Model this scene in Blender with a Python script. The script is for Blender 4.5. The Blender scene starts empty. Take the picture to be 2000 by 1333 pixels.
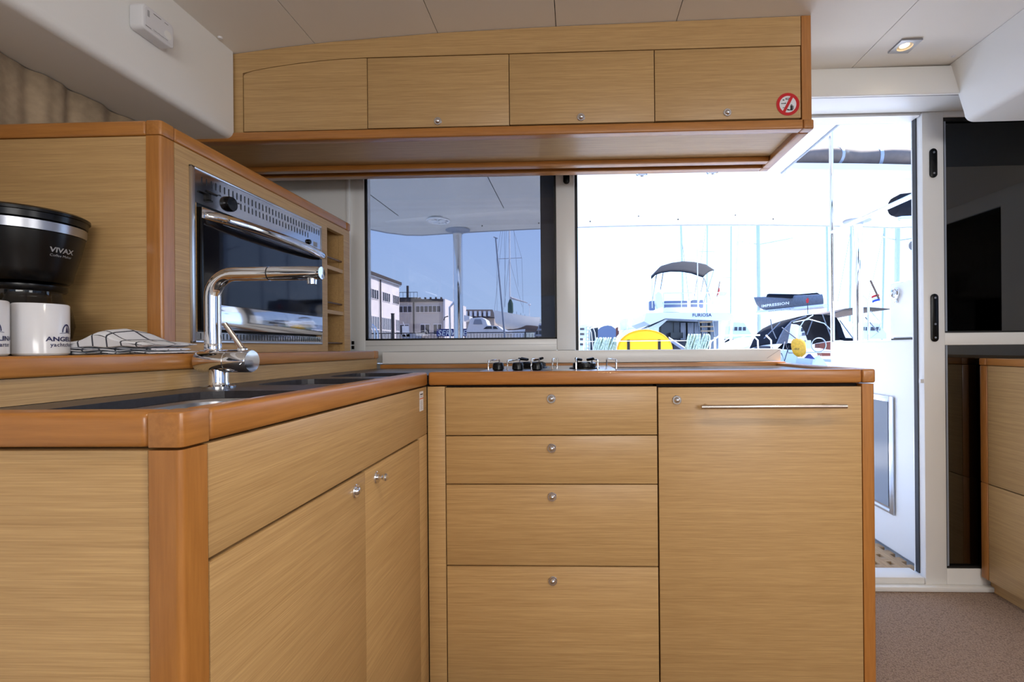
import bpy, bmesh, math, random
from mathutils import Vector, Matrix
random.seed(7)
S = bpy.context.scene
COL = S.collection
PI = math.pi

# ------------------------------------------------------------------ camera, sky, sun, large lights, exposure
FPX, CX, CY, PSI, TH = 889.0, 1098.0, 680.0, 0.030, 0.0085
EYE = Vector((0, 0, 0.99))
_f = Vector((-math.sin(PSI), math.cos(PSI), 0)); _r0 = Vector((math.cos(PSI), math.sin(PSI), 0)); _u0 = Vector((0, 0, 1))
_r = _r0 * math.cos(TH) - _u0 * math.sin(TH); _u = _u0 * math.cos(TH) + _r0 * math.sin(TH)
cam = bpy.data.cameras.new('camera'); camo = bpy.data.objects.new('camera', cam); COL.objects.link(camo)
cam.sensor_fit = 'HORIZONTAL'; cam.sensor_width = 36.0; cam.lens = FPX / 2000 * 36
cam.shift_x = (1000 - CX) / 2000; cam.shift_y = (CY - 666.5) / 2000
cam.clip_start = 0.02; cam.clip_end = 500
camo.matrix_world = Matrix(((_r.x, _u.x, -_f.x, EYE.x), (_r.y, _u.y, -_f.y, EYE.y), (_r.z, _u.z, -_f.z, EYE.z), (0, 0, 0, 1)))
S.camera = camo

def P(px, py, Y):
    """world point at distance Y seen at photograph pixel (px, py)"""
    d = _f + _r * ((px - CX) / FPX) + _u * ((CY - py) / FPX)
    return EYE + d * (Y / d.y)

w = bpy.data.worlds.new('sky'); S.world = w; w.use_nodes = True
nt = w.node_tree; nt.nodes.clear()
tc = nt.nodes.new('ShaderNodeTexCoord'); sp = nt.nodes.new('ShaderNodeSeparateXYZ'); rp = nt.nodes.new('ShaderNodeValToRGB')
bg = nt.nodes.new('ShaderNodeBackground'); wo = nt.nodes.new('ShaderNodeOutputWorld')
nt.links.new(tc.outputs['Generated'], sp.inputs[0]); nt.links.new(sp.outputs['Z'], rp.inputs[0])
nt.links.new(rp.outputs[0], bg.inputs[0]); nt.links.new(bg.outputs[0], wo.inputs[0])
rp.color_ramp.elements[0].position = 0.0; rp.color_ramp.elements[0].color = (0.50, 0.70, 1.0, 1)
rp.color_ramp.elements[1].position = 0.5; rp.color_ramp.elements[1].color = (0.27, 0.46, 0.98, 1)
bg.inputs[1].default_value = 3.1

sun = bpy.data.lights.new('sun', 'SUN'); sun.energy = 17.0; sun.angle = math.radians(0.6); sun.color = (1, 0.94, 0.84)
suno = bpy.data.objects.new('sun', sun); COL.objects.link(suno)
suno.rotation_euler = Vector((-0.60, -0.28, -0.75)).to_track_quat('-Z', 'Y').to_euler()

def area(name, loc, aim, sx, sy, power, color):
    l = bpy.data.lights.new(name, 'AREA'); l.shape = 'RECTANGLE'; l.size = sx; l.size_y = sy; l.energy = power; l.color = color
    o = bpy.data.objects.new(name, l); COL.objects.link(o); o.location = loc
    o.rotation_euler = (Vector(aim) - Vector(loc)).to_track_quat('-Z', 'Z').to_euler()
    return o
# daylight entering by the forward windscreen behind the viewer
area('forward_window_daylight', (1.25, -2.94, 1.38), (1.0, 0, 1.35), 1.8, 0.70, 44, (1.0, 0.98, 0.95))
area('right_window_daylight', (2.19, -0.75, 1.34), (0, -0.75, 0.95), 2.9, 0.66, 43, (1.0, 0.98, 0.95))

S.view_settings.view_transform = 'Standard'; S.view_settings.look = 'None'
S.view_settings.exposure = 0.0; S.view_settings.gamma = 1.0; S.view_settings.use_curve_mapping = False

# ------------------------------------------------------------------ materials
def lin(c):
    return tuple(((x / 255) / 12.92 if x / 255 <= 0.04045 else ((x / 255 + 0.055) / 1.055) ** 2.4) for x in c)
M = {}
def mat(name, rgb, rough=0.5, metal=0.0, spec=0.5, coat=0.0, emit=None, estr=0.0, noise=None, bump=0.0, bscale=200.0):
    m = bpy.data.materials.new(name); m.use_nodes = True
    n = m.node_tree; b = n.nodes['Principled BSDF']
    c = lin(rgb)
    b.inputs['Base Color'].default_value = (*c, 1)
    b.inputs['Roughness'].default_value = rough; b.inputs['Metallic'].default_value = metal
    b.inputs['Specular IOR Level'].default_value = spec; b.inputs['Coat Weight'].default_value = coat
    b.inputs['Coat Roughness'].default_value = 0.12
    if emit: b.inputs['Emission Color'].default_value = (*lin(emit), 1); b.inputs['Emission Strength'].default_value = estr
    if noise or bump:
        t = n.nodes.new('ShaderNodeTexCoord')
    if noise:
        ns = n.nodes.new('ShaderNodeTexNoise'); ns.inputs['Scale'].default_value = noise[0]; ns.inputs['Detail'].default_value = 5
        r = n.nodes.new('ShaderNodeValToRGB'); k = noise[1]
        r.color_ramp.elements[0].color = (*[x * (1 - k) for x in c], 1); r.color_ramp.elements[1].color = (*[min(1, x * (1 + k)) for x in c], 1)
        r.color_ramp.elements[0].position = 0.3; r.color_ramp.elements[1].position = 0.7
        n.links.new(t.outputs['Object'], ns.inputs['Vector']); n.links.new(ns.outputs[0], r.inputs[0]); n.links.new(r.outputs[0], b.inputs['Base Color'])
    if bump:
        ns = n.nodes.new('ShaderNodeTexNoise'); ns.inputs['Scale'].default_value = bscale; ns.inputs['Detail'].default_value = 3
        bm = n.nodes.new('ShaderNodeBump'); bm.inputs['Strength'].default_value = bump; bm.inputs['Distance'].default_value = 0.002
        n.links.new(t.outputs['Object'], ns.inputs['Vector']); n.links.new(ns.outputs[0], bm.inputs['Height']); n.links.new(bm.outputs[0], b.inputs['Normal'])
    M[name] = m
    return m

def wood(name, axis, dark, light, fine, rough, coat, bump=0.06, streak=1.0):
    m = bpy.data.materials.new(name); m.use_nodes = True
    n = m.node_tree; b = n.nodes['Principled BSDF']
    t = n.nodes.new('ShaderNodeTexCoord'); oi = n.nodes.new('ShaderNodeObjectInfo')
    sc = n.nodes.new('ShaderNodeVectorMath'); sc.operation = 'SCALE'; sc.inputs[0].default_value = (3.1, 5.3, 7.7)
    n.links.new(oi.outputs['Random'], sc.inputs['Scale'])
    ad = n.nodes.new('ShaderNodeVectorMath'); n.links.new(t.outputs['Object'], ad.inputs[0]); n.links.new(sc.outputs[0], ad.inputs[1])
    outs = []
    for fr, ln, det in ((fine, 11, 4), (fine * 0.2, 1.6, 3)):
        mp = n.nodes.new('ShaderNodeMapping'); s = [fr, fr, fr]; s['xyz'.index(axis)] = ln
        mp.inputs['Scale'].default_value = s
        ns = n.nodes.new('ShaderNodeTexNoise'); ns.inputs['Scale'].default_value = 1.0; ns.inputs['Detail'].default_value = det; ns.inputs['Roughness'].default_value = 0.6
        n.links.new(ad.outputs[0], mp.inputs[0]); n.links.new(mp.outputs[0], ns.inputs['Vector']); outs.append(ns.outputs[0])
    mx = n.nodes.new('ShaderNodeMix'); mx.data_type = 'FLOAT'; mx.inputs[0].default_value = 0.34
    n.links.new(outs[0], mx.inputs[2]); n.links.new(outs[1], mx.inputs[3])
    r = n.nodes.new('ShaderNodeValToRGB'); r.color_ramp.elements[0].position = 0.5 - 0.2 / streak; r.color_ramp.elements[1].position = 0.5 + 0.16 / streak
    r.color_ramp.elements[0].color = (*lin(dark), 1); r.color_ramp.elements[1].color = (*lin(light), 1)
    n.links.new(mx.outputs[0], r.inputs[0]); n.links.new(r.outputs[0], b.inputs['Base Color'])
    bm = n.nodes.new('ShaderNodeBump'); bm.inputs['Strength'].default_value = bump; bm.inputs['Distance'].default_value = 0.001
    n.links.new(outs[0], bm.inputs['Height']); n.links.new(bm.outputs[0], b.inputs['Normal'])
    b.inputs['Roughness'].default_value = rough; b.inputs['Coat Weight'].default_value = coat; b.inputs['Coat Roughness'].default_value = 0.15
    M[name] = m

VD, VL = (165, 129, 81), (202, 165, 112)
wood('veneer_x', 'x', VD, VL, 640, 0.42, 0.12, 0.08, 1.0)
wood('veneer_y', 'y', VD, VL, 640, 0.42, 0.12, 0.08, 1.0)
TD, TL = (158, 100, 42), (184, 123, 58)
for a in 'xyz': wood('beech_' + a, a, TD, TL, 180, 0.36, 0.35, 0.03)
wood('teak', 'y', (150, 120, 88), (190, 160, 122), 120, 0.6, 0.0)
wood('teak_x', 'x', (150, 120, 88), (190, 160, 122), 120, 0.6, 0.0)
mat('gap', (24, 14, 8), 0.9)
mat('white_liner', (232, 231, 227), 0.55, bump=0.05, bscale=400)
mat('ceiling_vinyl', (234, 230, 223), 0.6, bump=0.08, bscale=500)
mat('frame_cream', (232, 232, 231), 0.3, spec=0.5)
mat('gelcoat', (238, 239, 240), 0.25, spec=0.5)
mat('hardtop_liner', (214, 212, 207), 0.35)
mat('stile_grey', (196, 198, 198), 0.4)
mat('gelcoat_lid', (228, 231, 234), 0.3)
mat('black_rubber', (14, 14, 15), 0.5)
mat('black_plastic', (9, 9, 10), 0.25, spec=0.3)
mat('worktop_dark', (46, 43, 46), 0.32, noise=(160, 0.25))
mat('steel', (196, 197, 200), 0.28, 1.0)
mat('steel_brushed', (170, 171, 176), 0.32, 1.0)
mat('mirror_steel', (206, 207, 212), 0.08, 1.0)
mat('chrome', (228, 229, 233), 0.05, 1.0)
mat('nickel', (205, 196, 188), 0.25, 1.0)
mat('brass_dark', (120, 96, 78), 0.3, 1.0)
mat('oven_glass', (9, 9, 16), 0.04, spec=0.8)
mat('curtain_beige', (168, 146, 118), 0.9, noise=(60, 0.12))
mat('alarm_white', (222, 222, 224), 0.35)
mat('print_black', (18, 18, 20), 0.5)
mat('print_grey', (150, 150, 152), 0.4)
mat('print_navy', (30, 32, 84), 0.35)
mat('print_white', (240, 240, 240), 0.5)
mat('sticker_red', (196, 20, 28), 0.35)
mat('sticker_white', (224, 226, 230), 0.35)
mat('sticker_orange', (206, 88, 40), 0.4)
mat('mug_white', (232, 233, 238), 0.15, coat=0.3)
mat('lamp_glow', (255, 230, 190), 0.5, emit=(255, 222, 170), estr=6.0)
mat('lamp_cup', (240, 225, 195), 0.4)
mat('anthracite_canvas', (30, 32, 39), 0.9, spec=0.1, noise=(30, 0.12))
mat('grey_canvas', (108, 112, 122), 0.9, spec=0.15, noise=(20, 0.12))
mat('brown_canvas', (104, 92, 86), 0.85, noise=(20, 0.12))
mat('yellow_cover', (246, 190, 24), 0.45, noise=(6, 0.08))
mat('yellow_bag', (232, 164, 30), 0.5, noise=(25, 0.15))
mat('rope', (164, 186, 176), 0.8, noise=(60, 0.45))
mat('plaster_white', (230, 224, 226), 0.8, noise=(0.6, 0.05))
mat('plaster_grey', (196, 184, 176), 0.85, noise=(0.5, 0.07))
mat('roof_dark', (70, 64, 66), 0.8)
mat('window_dark', (52, 54, 66), 0.15)
mat('window_light', (120, 128, 140), 0.15)
mat('metal_dark', (40, 42, 48), 0.5)
mat('sign_blue', (44, 48, 124), 0.5)
mat('boat_white', (236, 238, 242), 0.3)
mat('boat_grey', (150, 158, 172), 0.4)
mat('boat_cushion', (112, 122, 146), 0.7)
mat('boat_window', (30, 32, 38), 0.12)
mat('boat_curtain', (176, 176, 184), 0.9)
mat('hull_bottom', (92, 74, 72), 0.7)
mat('green_cover', (40, 72, 68), 0.8)
mat('mast_alu', (178, 188, 204), 0.35, 0.6)
mat('mast_white', (228, 230, 234), 0.4)
mat('wire', (120, 122, 130), 0.4, 0.5)
mat('mahogany', (120, 52, 30), 0.35)
mat('flag_red', (200, 40, 40), 0.7)
mat('flag_blue', (50, 70, 170), 0.7)
mat('wood_staff', (110, 78, 60), 0.6)
mat('hill_hazy_green', (150, 160, 156), 0.95, noise=(0.15, 0.3))  # wooded green paled with distance haze in the colour itself
mat('water', (30, 62, 84), 0.08, spec=0.5, bump=0.4, bscale=1.5)
mat('concrete', (176, 172, 166), 0.9, noise=(1.5, 0.1))
mat('clear_plastic', (226, 232, 240), 0.2)

def glass(name, tint, ior=1.45, rough=0.0):
    m = bpy.data.materials.new(name); m.use_nodes = True
    n = m.node_tree; n.nodes.clear()
    o = n.nodes.new('ShaderNodeOutputMaterial'); mx = n.nodes.new('ShaderNodeMixShader'); fr = n.nodes.new('ShaderNodeFresnel')
    t = n.nodes.new('ShaderNodeBsdfTransparent'); g = n.nodes.new('ShaderNodeBsdfGlossy')
    fr.inputs['IOR'].default_value = ior; t.inputs[0].default_value = (*[math.sqrt(x) for x in tint], 1)
    g.inputs['Color'].default_value = (1, 1, 1, 1); g.inputs['Roughness'].default_value = rough
    n.links.new(fr.outputs[0], mx.inputs[0]); n.links.new(t.outputs[0], mx.inputs[1]); n.links.new(g.outputs[0], mx.inputs[2]); n.links.new(mx.outputs[0], o.inputs[0])
    M[name] = m
glass('tinted_glass', (0.25, 0.245, 0.262), 1.36)
glass('dark_glass', (0.03, 0.029, 0.030), 2.0)
glass('clear_glass', (0.8, 0.82, 0.82))
glass('carafe_glass', (0.25, 0.24, 0.22), 1.5)

# carpet: woven loops
def carpet():
    m = mat('carpet', (150, 122, 100), 0.95)
    n = m.node_tree; b = n.nodes['Principled BSDF']
    t = n.nodes.new('ShaderNodeTexCoord'); v = n.nodes.new('ShaderNodeTexVoronoi'); v.inputs['Scale'].default_value = 230
    r = n.nodes.new('ShaderNodeValToRGB'); r.color_ramp.elements[0].color = (*lin((176, 150, 128)), 1); r.color_ramp.elements[1].color = (*lin((112, 90, 76)), 1)
    bm = n.nodes.new('ShaderNodeBump'); bm.inputs['Strength'].default_value = 0.6; bm.inputs['Distance'].default_value = 0.003; bm.invert = True
    n.links.new(t.outputs['Object'], v.inputs['Vector']); n.links.new(v.outputs['Distance'], r.inputs[0]); n.links.new(r.outputs[0], b.inputs['Base Color'])
    n.links.new(v.outputs['Distance'], bm.inputs['Height']); n.links.new(bm.outputs[0], b.inputs['Normal'])
carpet()
# checked tea towel, from its UVs
def towel_mat():
    m = mat('towel_check', (226, 228, 234), 0.9)
    n = m.node_tree; b = n.nodes['Principled BSDF']
    uv = n.nodes.new('ShaderNodeUVMap'); sx = n.nodes.new('ShaderNodeSeparateXYZ'); n.links.new(uv.outputs[0], sx.inputs[0])
    ms = []
    for k in range(2):
        f = n.nodes.new('ShaderNodeMath'); f.operation = 'FRACT'; n.links.new(sx.outputs[k], f.inputs[0])
        l = n.nodes.new('ShaderNodeMath'); l.operation = 'LESS_THAN'; l.inputs[1].default_value = 0.11; n.links.new(f.outputs[0], l.inputs[0]); ms.append(l)
    mxm = n.nodes.new('ShaderNodeMath'); mxm.operation = 'MAXIMUM'; n.links.new(ms[0].outputs[0], mxm.inputs[0]); n.links.new(ms[1].outputs[0], mxm.inputs[1])
    c = n.nodes.new('ShaderNodeMix'); c.data_type = 'RGBA'; c.inputs[6].default_value = (*lin((228, 230, 236)), 1); c.inputs[7].default_value = (*lin((62, 66, 78)), 1)
    n.links.new(mxm.outputs[0], c.inputs[0]); n.links.new(c.outputs[2], b.inputs['Base Color'])
towel_mat()

# ------------------------------------------------------------------ geometry helpers
class MB:
    def __init__(s): s.v = []; s.f = []; s.uv = None
    def add(s, vs, fs):
        k = len(s.v); s.v += [Vector(p) for p in vs]; s.f += [tuple(i + k for i in f) for f in fs]; return s
    def box(s, x0, x1, y0, y1, z0, z1):
        x0, x1 = min(x0, x1), max(x0, x1); y0, y1 = min(y0, y1), max(y0, y1); z0, z1 = min(z0, z1), max(z0, z1)
        return s.add([(x0, y0, z0), (x1, y0, z0), (x1, y1, z0), (x0, y1, z0), (x0, y0, z1), (x1, y0, z1), (x1, y1, z1), (x0, y1, z1)],
                     [(3, 2, 1, 0), (4, 5, 6, 7), (0, 1, 5, 4), (1, 2, 6, 5), (2, 3, 7, 6), (3, 0, 4, 7)])
    def prism(s, poly, axis, a0, a1):
        """polygon in the two other axes (cyclic order) extruded along axis"""
        n = len(poly)
        def pt(p, a):
            return {'x': (a, p[0], p[1]), 'y': (p[0], a, p[1]), 'z': (p[0], p[1], a)}[axis]
        vs = [pt(p, a0) for p in poly] + [pt(p, a1) for p in poly]
        return s.add(vs, [tuple(range(n))[::-1], tuple(range(n, 2 * n))] + [(i, (i + 1) % n, (i + 1) % n + n, i + n) for i in range(n)])
    def cyl(s, p0, p1, r0, r1=None, n=16):
        r1 = r0 if r1 is None else r1
        p0, p1 = Vector(p0), Vector(p1); d = (p1 - p0).normalized()
        a = d.orthogonal().normalized(); b = d.cross(a)
        vs = [p + (a * math.cos(2 * PI * i / n) + b * math.sin(2 * PI * i / n)) * r for p, r in ((p0, r0), (p1, r1)) for i in range(n)]
        return s.add(vs, [tuple(range(n))[::-1], tuple(range(n, 2 * n))] + [(i, (i + 1) % n, (i + 1) % n + n, i + n) for i in range(n)])
    def tube(s, pts, r, n=10, closed=False):
        pts = [Vector(p) for p in pts]; m = len(pts); vs = []
        a = None
        for i, p in enumerate(pts):
            q0 = pts[i - 1] if (i > 0 or closed) else p; q1 = pts[(i + 1) % m] if (i < m - 1 or closed) else p
            d = (q1 - q0).normalized()
            a = d.orthogonal().normalized() if a is None else (a - d * a.dot(d)).normalized()
            b = d.cross(a); rr = r[i] if isinstance(r, (list, tuple)) else r
            vs += [p + (a * math.cos(2 * PI * k / n) + b * math.sin(2 * PI * k / n)) * rr for k in range(n)]
        fs = [(i * n + k, i * n + (k + 1) % n, ((i + 1) % m) * n + (k + 1) % n, ((i + 1) % m) * n + k) for i in range(m if closed else m - 1) for k in range(n)]
        if not closed: fs += [tuple(range(n))[::-1], tuple(range((m - 1) * n, m * n))]
        return s.add(vs, fs)
    def lathe(s, prof, c, axis='z', n=32, cap=True):
        """profile (r, h) turned about an axis through c"""
        c = Vector(c); m = len(prof); vs = []
        ax = {'x': (Vector((0, 1, 0)), Vector((0, 0, 1)), Vector((1, 0, 0))), '-y': (Vector((1, 0, 0)), Vector((0, 0, 1)), Vector((0, -1, 0))), 'z': (Vector((1, 0, 0)), Vector((0, 1, 0)), Vector((0, 0, 1))), '-x': (Vector((0, -1, 0)), Vector((0, 0, 1)), Vector((-1, 0, 0))), 'y': (Vector((-1, 0, 0)), Vector((0, 0, 1)), Vector((0, 1, 0)))}[axis]
        for r, h in prof:
            for k in range(n):
                t = 2 * PI * k / n
                vs.append(c + ax[0] * (r * math.cos(t)) + ax[1] * (r * math.sin(t)) + ax[2] * h)
        fs = [(i * n + k, i * n + (k + 1) % n, (i + 1) * n + (k + 1) % n, (i + 1) * n + k) for i in range(m - 1) for k in range(n)]
        if cap and prof[0][0] > 1e-6: fs.append(tuple(range(n))[::-1])
        if cap and prof[-1][0] > 1e-6: fs.append(tuple(range((m - 1) * n, m * n)))
        return s.add(vs, fs)
    def grid(s, fn, nu, nv, u1=1.0, v1=1.0):
        vs = [fn(u1 * i / nu, v1 * j / nv) for i in range(nu + 1) for j in range(nv + 1)]
        return s.add(vs, [(i * (nv + 1) + j, (i + 1) * (nv + 1) + j, (i + 1) * (nv + 1) + j + 1, i * (nv + 1) + j + 1) for i in range(nu) for j in range(nv)])
    def ball(s, c, rx, ry=None, rz=None, nu=12, nv=8):
        ry = ry or rx; rz = rz or rx
        return s.grid(lambda u, v: (c[0] + rx * math.cos(2 * PI * u) * math.sin(PI * v), c[1] + ry * math.sin(2 * PI * u) * math.sin(PI * v), c[2] - rz * math.cos(PI * v)), nu, nv)

WL = {}
def obj(name, mb, m, parent=None, bevel=0.0, seg=2, smooth=True, thick=0.0, uv=None):
    me = bpy.data.meshes.new(name)
    xs = [p.x for p in mb.v]; ys = [p.y for p in mb.v]; zs = [p.z for p in mb.v]
    c = Vector(((min(xs) + max(xs)) / 2, (min(ys) + max(ys)) / 2, min(zs)))
    me.from_pydata([p - c for p in mb.v], [], mb.f)
    bm = bmesh.new(); bm.from_mesh(me)
    if uv is not None:
        lay = bm.loops.layers.uv.new('UVMap'); bm.verts.ensure_lookup_table()
        for f in bm.faces:
            for l in f.loops: l[lay].uv = uv[l.vert.index]
    bmesh.ops.remove_doubles(bm, verts=bm.verts, dist=1e-6)
    if bevel:
        es = [e for e in bm.edges if len(e.link_faces) == 2 and e.calc_face_angle(0) > 0.5]
        bmesh.ops.bevel(bm, geom=es, offset=bevel, segments=seg, profile=0.5, affect='EDGES', clamp_overlap=True)
    if thick == 0.0: bmesh.ops.recalc_face_normals(bm, faces=bm.faces)
    bm.to_mesh(me); bm.free()
    me.materials.append(M[m] if isinstance(m, str) else m)
    if smooth:
        for p in me.polygons: p.use_smooth = True
        me.set_sharp_from_angle(angle=math.radians(38))
    o = bpy.data.objects.new(name, me); COL.objects.link(o)
    if thick:
        md = o.modifiers.new('solid', 'SOLIDIFY'); md.thickness = thick; md.offset = 0
    WL[o.name] = c.copy()
    if parent: o.parent = parent; o.location = c - WL[parent.name]
    else: o.location = c
    return o
def thing(name, label, cat, loc, group=None):
    o = bpy.data.objects.new(name, None); COL.objects.link(o); o.location = loc; o.empty_display_size = 0.1
    WL[o.name] = Vector(loc); o['label'] = label; o['category'] = cat
    if group: o['group'] = group
    return o
def tag(o, label, cat, group=None, kind=None):
    o['label'] = label; o['category'] = cat
    if group: o['group'] = group
    if kind: o['kind'] = kind
    return o
def struct(o, label=None, cat=None):
    o['kind'] = 'structure'
    if label: o['label'] = label
    if cat: o['category'] = cat
    return o
def sroot(name, label, cat, loc): return struct(thing(name, label, cat, loc))
def copies(root, offset):
    r = root.copy(); COL.objects.link(r); r.location = root.location + Vector(offset); WL[r.name] = WL[root.name] + Vector(offset)
    for ch in list(root.children):
        c = ch.copy(); COL.objects.link(c); c.parent = r; WL[c.name] = WL[ch.name] + Vector(offset)
        for g in list(ch.children):
            d = g.copy(); COL.objects.link(d); d.parent = c
    return r
def text(name, body, size, m, parent, place, align='CENTER', shear=0.0, spacing=1.0, squash=1.0, bold=0.0):
    cu = bpy.data.curves.new(name, 'FONT'); cu.body = body; cu.size = size; cu.align_x = align; cu.shear = shear; cu.space_character = spacing; cu.resolution_u = 3; cu.offset = bold
    t = bpy.data.objects.new(name, cu); COL.objects.link(t); dg = bpy.context.evaluated_depsgraph_get()
    me = bpy.data.meshes.new_from_object(t.evaluated_get(dg)); bpy.data.objects.remove(t)
    mb = MB(); mb.add([place(p.co.x * squash, p.co.y) for p in me.vertices], [tuple(q.vertices) for q in me.polygons])
    return obj(name, mb, m, parent, smooth=False)
def rrect(x0, x1, y0, y1, r, n=5):
    out = []
    for cx, cy, a in ((x1 - r, y1 - r, 0), (x0 + r, y1 - r, 90), (x0 + r, y0 + r, 180), (x1 - r, y0 + r, 270)):
        for k in range(n + 1):
            t = math.radians(a + 90 * k / n); out.append((cx + r * math.cos(t), cy + r * math.sin(t)))
    return out
def holed_plate(name, outer, holes, z0, z1, m, parent):
    """flat plate with openings, from polygons"""
    cu = bpy.data.curves.new(name, 'CURVE'); cu.dimensions = '2D'; cu.fill_mode = 'BOTH'; cu.extrude = (z1 - z0) / 2
    for poly in [outer] + holes:
        s = cu.splines.new('POLY'); s.points.add(len(poly) - 1); s.use_cyclic_u = True
        for p, q in zip(s.points, poly): p.co = (q[0], q[1], 0, 1)
    t = bpy.data.objects.new(name, cu); COL.objects.link(t); dg = bpy.context.evaluated_depsgraph_get()
    me = bpy.data.meshes.new_from_object(t.evaluated_get(dg)); bpy.data.objects.remove(t)
    mb = MB(); mb.add([(p.co.x, p.co.y, p.co.z + (z0 + z1) / 2) for p in me.vertices], [tuple(q.vertices) for q in me.polygons])
    return obj(name, mb, m, parent, smooth=False)
def box(*a): return MB().box(*a)
def interp(tab, x):
    if x <= tab[0][0]: return tab[0][1]
    for (a, b), (c, d) in zip(tab, tab[1:]):
        if x <= c: return b + (d - b) * (x - a) / (c - a)
    return tab[-1][1]

# ================================================================== the saloon shell
struct(obj('floor', box(-1.3, 2.24, -3.0, 1.90, -0.06, 0.0), 'carpet'), 'brown woven carpet floor of the saloon', 'floor')
ZC = [(-1.3, 1.895), (-1.2, 1.908), (-1.07, 1.926), (-0.92, 1.942), (-0.767, 1.955), (-0.41, 1.974), (-0.05, 1.983), (0.31, 1.988), (0.70, 1.993), (1.0, 2.0), (1.4, 2.006), (2.3, 2.006)]
def ceil_slab(x0, x1, y0, y1, dz0, dz1):
    xs = [x0] + [a for a, _ in ZC if x0 < a < x1] + [x1]
    poly = [(x, interp(ZC, x) + dz0) for x in xs] + [(x, interp(ZC, x) + dz1) for x in reversed(xs)]
    return MB().prism(poly, 'y', y0, y1)
ceil = struct(obj('ceiling', ceil_slab(-1.3, 2.24, -3.0, 2.0, 0.012, 0.05), 'gap'), 'pale vinyl headliner panels with fine seams', 'ceiling')
seams = [-1.29, -0.81, -0.421, -0.053, 0.316, 1.012, 2.235]
for a, b in zip(seams, seams[1:]):
    obj('ceiling_panel', ceil_slab(a + 0.0012, b - 0.0012, -2.99, 1.70, 0.0, 0.0118), 'ceiling_vinyl', ceil)
# screw caps
for i, (x, y) in enumerate(((-1.055, 1.33), (1.335, 1.64))):
    z = interp(ZC, x)
    tag(obj('screw_cap', MB().lathe([(0.0001, z - 0.005), (0.005, z - 0.004), (0.007, z - 0.001), (0.007, z + 0.001)], (x, y, 0), n=16), 'alarm_white'),
        ('white plastic screw cap on the ceiling beside the left white bulkhead box', 'white plastic screw cap on the ceiling near the door header')[i], 'screw cap', 'ceiling screw caps')

# left bulkhead box under the deck (soffit) and left wall
def soffit_left():
    r = 0.022; pts = [(-1.275, 1.93), (-1.275, 1.655)]
    for k in range(7):
        t = -PI / 2 + PI / 2 * k / 6; pts.append((-1.066 - r + r * math.cos(t), 1.655 + r + r * math.sin(t)))
    pts.append((-1.066, 1.93)); return MB().prism(pts, 'y', -2.99, 1.395)
struct(obj('trim_1', soffit_left(), 'white_liner'), 'white padded boxed-in soffit along the left side under the ceiling', 'soffit')
struct(obj('wall_left', box(-1.33, -1.29, -0.1, 2.0, 0, 2.0), 'white_liner'), 'white side wall behind the curtain', 'wall')
for nm, b in (('wall_left_sill', (-1.33, -1.29, -3.0, -0.1, 0, 1.05)), ('wall_left_header', (-1.33, -1.29, -3.0, -0.1, 1.63, 2.0))): struct(obj(nm, box(*b), 'white_liner'))
wl = sroot('window_5', 'long tinted window in the left saloon wall', 'window', (-1.31, -1.5, 1.05))
obj('pane', box(-1.313, -1.307, -3.0, -0.1, 1.05, 1.63), 'tinted_glass', wl)
# right soffit with a sloping face
def soffit_right():
    pts = [(1.362, 2.004), (1.412, 1.835)]
    for k in range(1, 6):
        t = PI * 1.08 + (PI * 0.42) * k / 5; pts.append((1.412 + 0.034 + 0.034 * math.cos(t), 1.832 + 0.034 * math.sin(t) - 0.002))
    pts += [(2.235, 1.80), (2.235, 2.004)]
    return MB().prism(pts, 'y', -2.99, 1.692)
struct(obj('trim_2', soffit_right(), 'white_liner'), 'white sloping soffit at the right below the ceiling', 'soffit')
# right wall with a long window
for nm, b in (('wall_right', (2.24, 2.28, -3.0, 2.0, 0, 1.0)), ('wall_right_pier', (2.24, 2.28, -3.0, -2.3, 1.0, 1.72)), ('wall_right_pier', (2.24, 2.28, 1.35, 2.0, 1.0, 1.72)), ('wall_right_header', (2.24, 2.28, -3.0, 2.0, 1.72, 2.05))):
    struct(obj(nm, box(*b), 'white_liner'))
wr = sroot('window_3', 'long tinted window in the right saloon wall', 'window', (2.26, -0.5, 1.0))
obj('pane', box(2.256, 2.262, -2.3, 1.35, 1.0, 1.72), 'tinted_glass', wr)
for y in (-1.1, 0.15): obj('mullion', box(2.245, 2.275, y - 0.025, y + 0.025, 1.0, 1.72), 'black_rubber', wr)
# forward wall with windscreen
for nm, b in (('wall_forward', (-1.33, 2.28, -3.06, -3.0, 0, 1.02)), ('wall_forward_header', (-1.33, 2.28, -3.06, -3.0, 1.78, 2.05)), ('wall_forward_pier', (-1.33, -0.95, -3.06, -3.0, 1.02, 1.78)), ('wall_forward_pier', (1.85, 2.28, -3.06, -3.0, 1.02, 1.78))):
    struct(obj(nm, box(*b), 'white_liner'))
wf = sroot('window_4', 'wide forward windscreen of the saloon', 'window', (0.45, -3.03, 1.02))
obj('pane', box(-0.95, 1.85, -3.033, -3.027, 1.02, 1.78), 'tinted_glass', wf)
for x in (-0.02, 0.92): obj('mullion', box(x - 0.03, x + 0.03, -3.05, -3.01, 1.02, 1.78), 'white_liner', wf)

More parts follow.
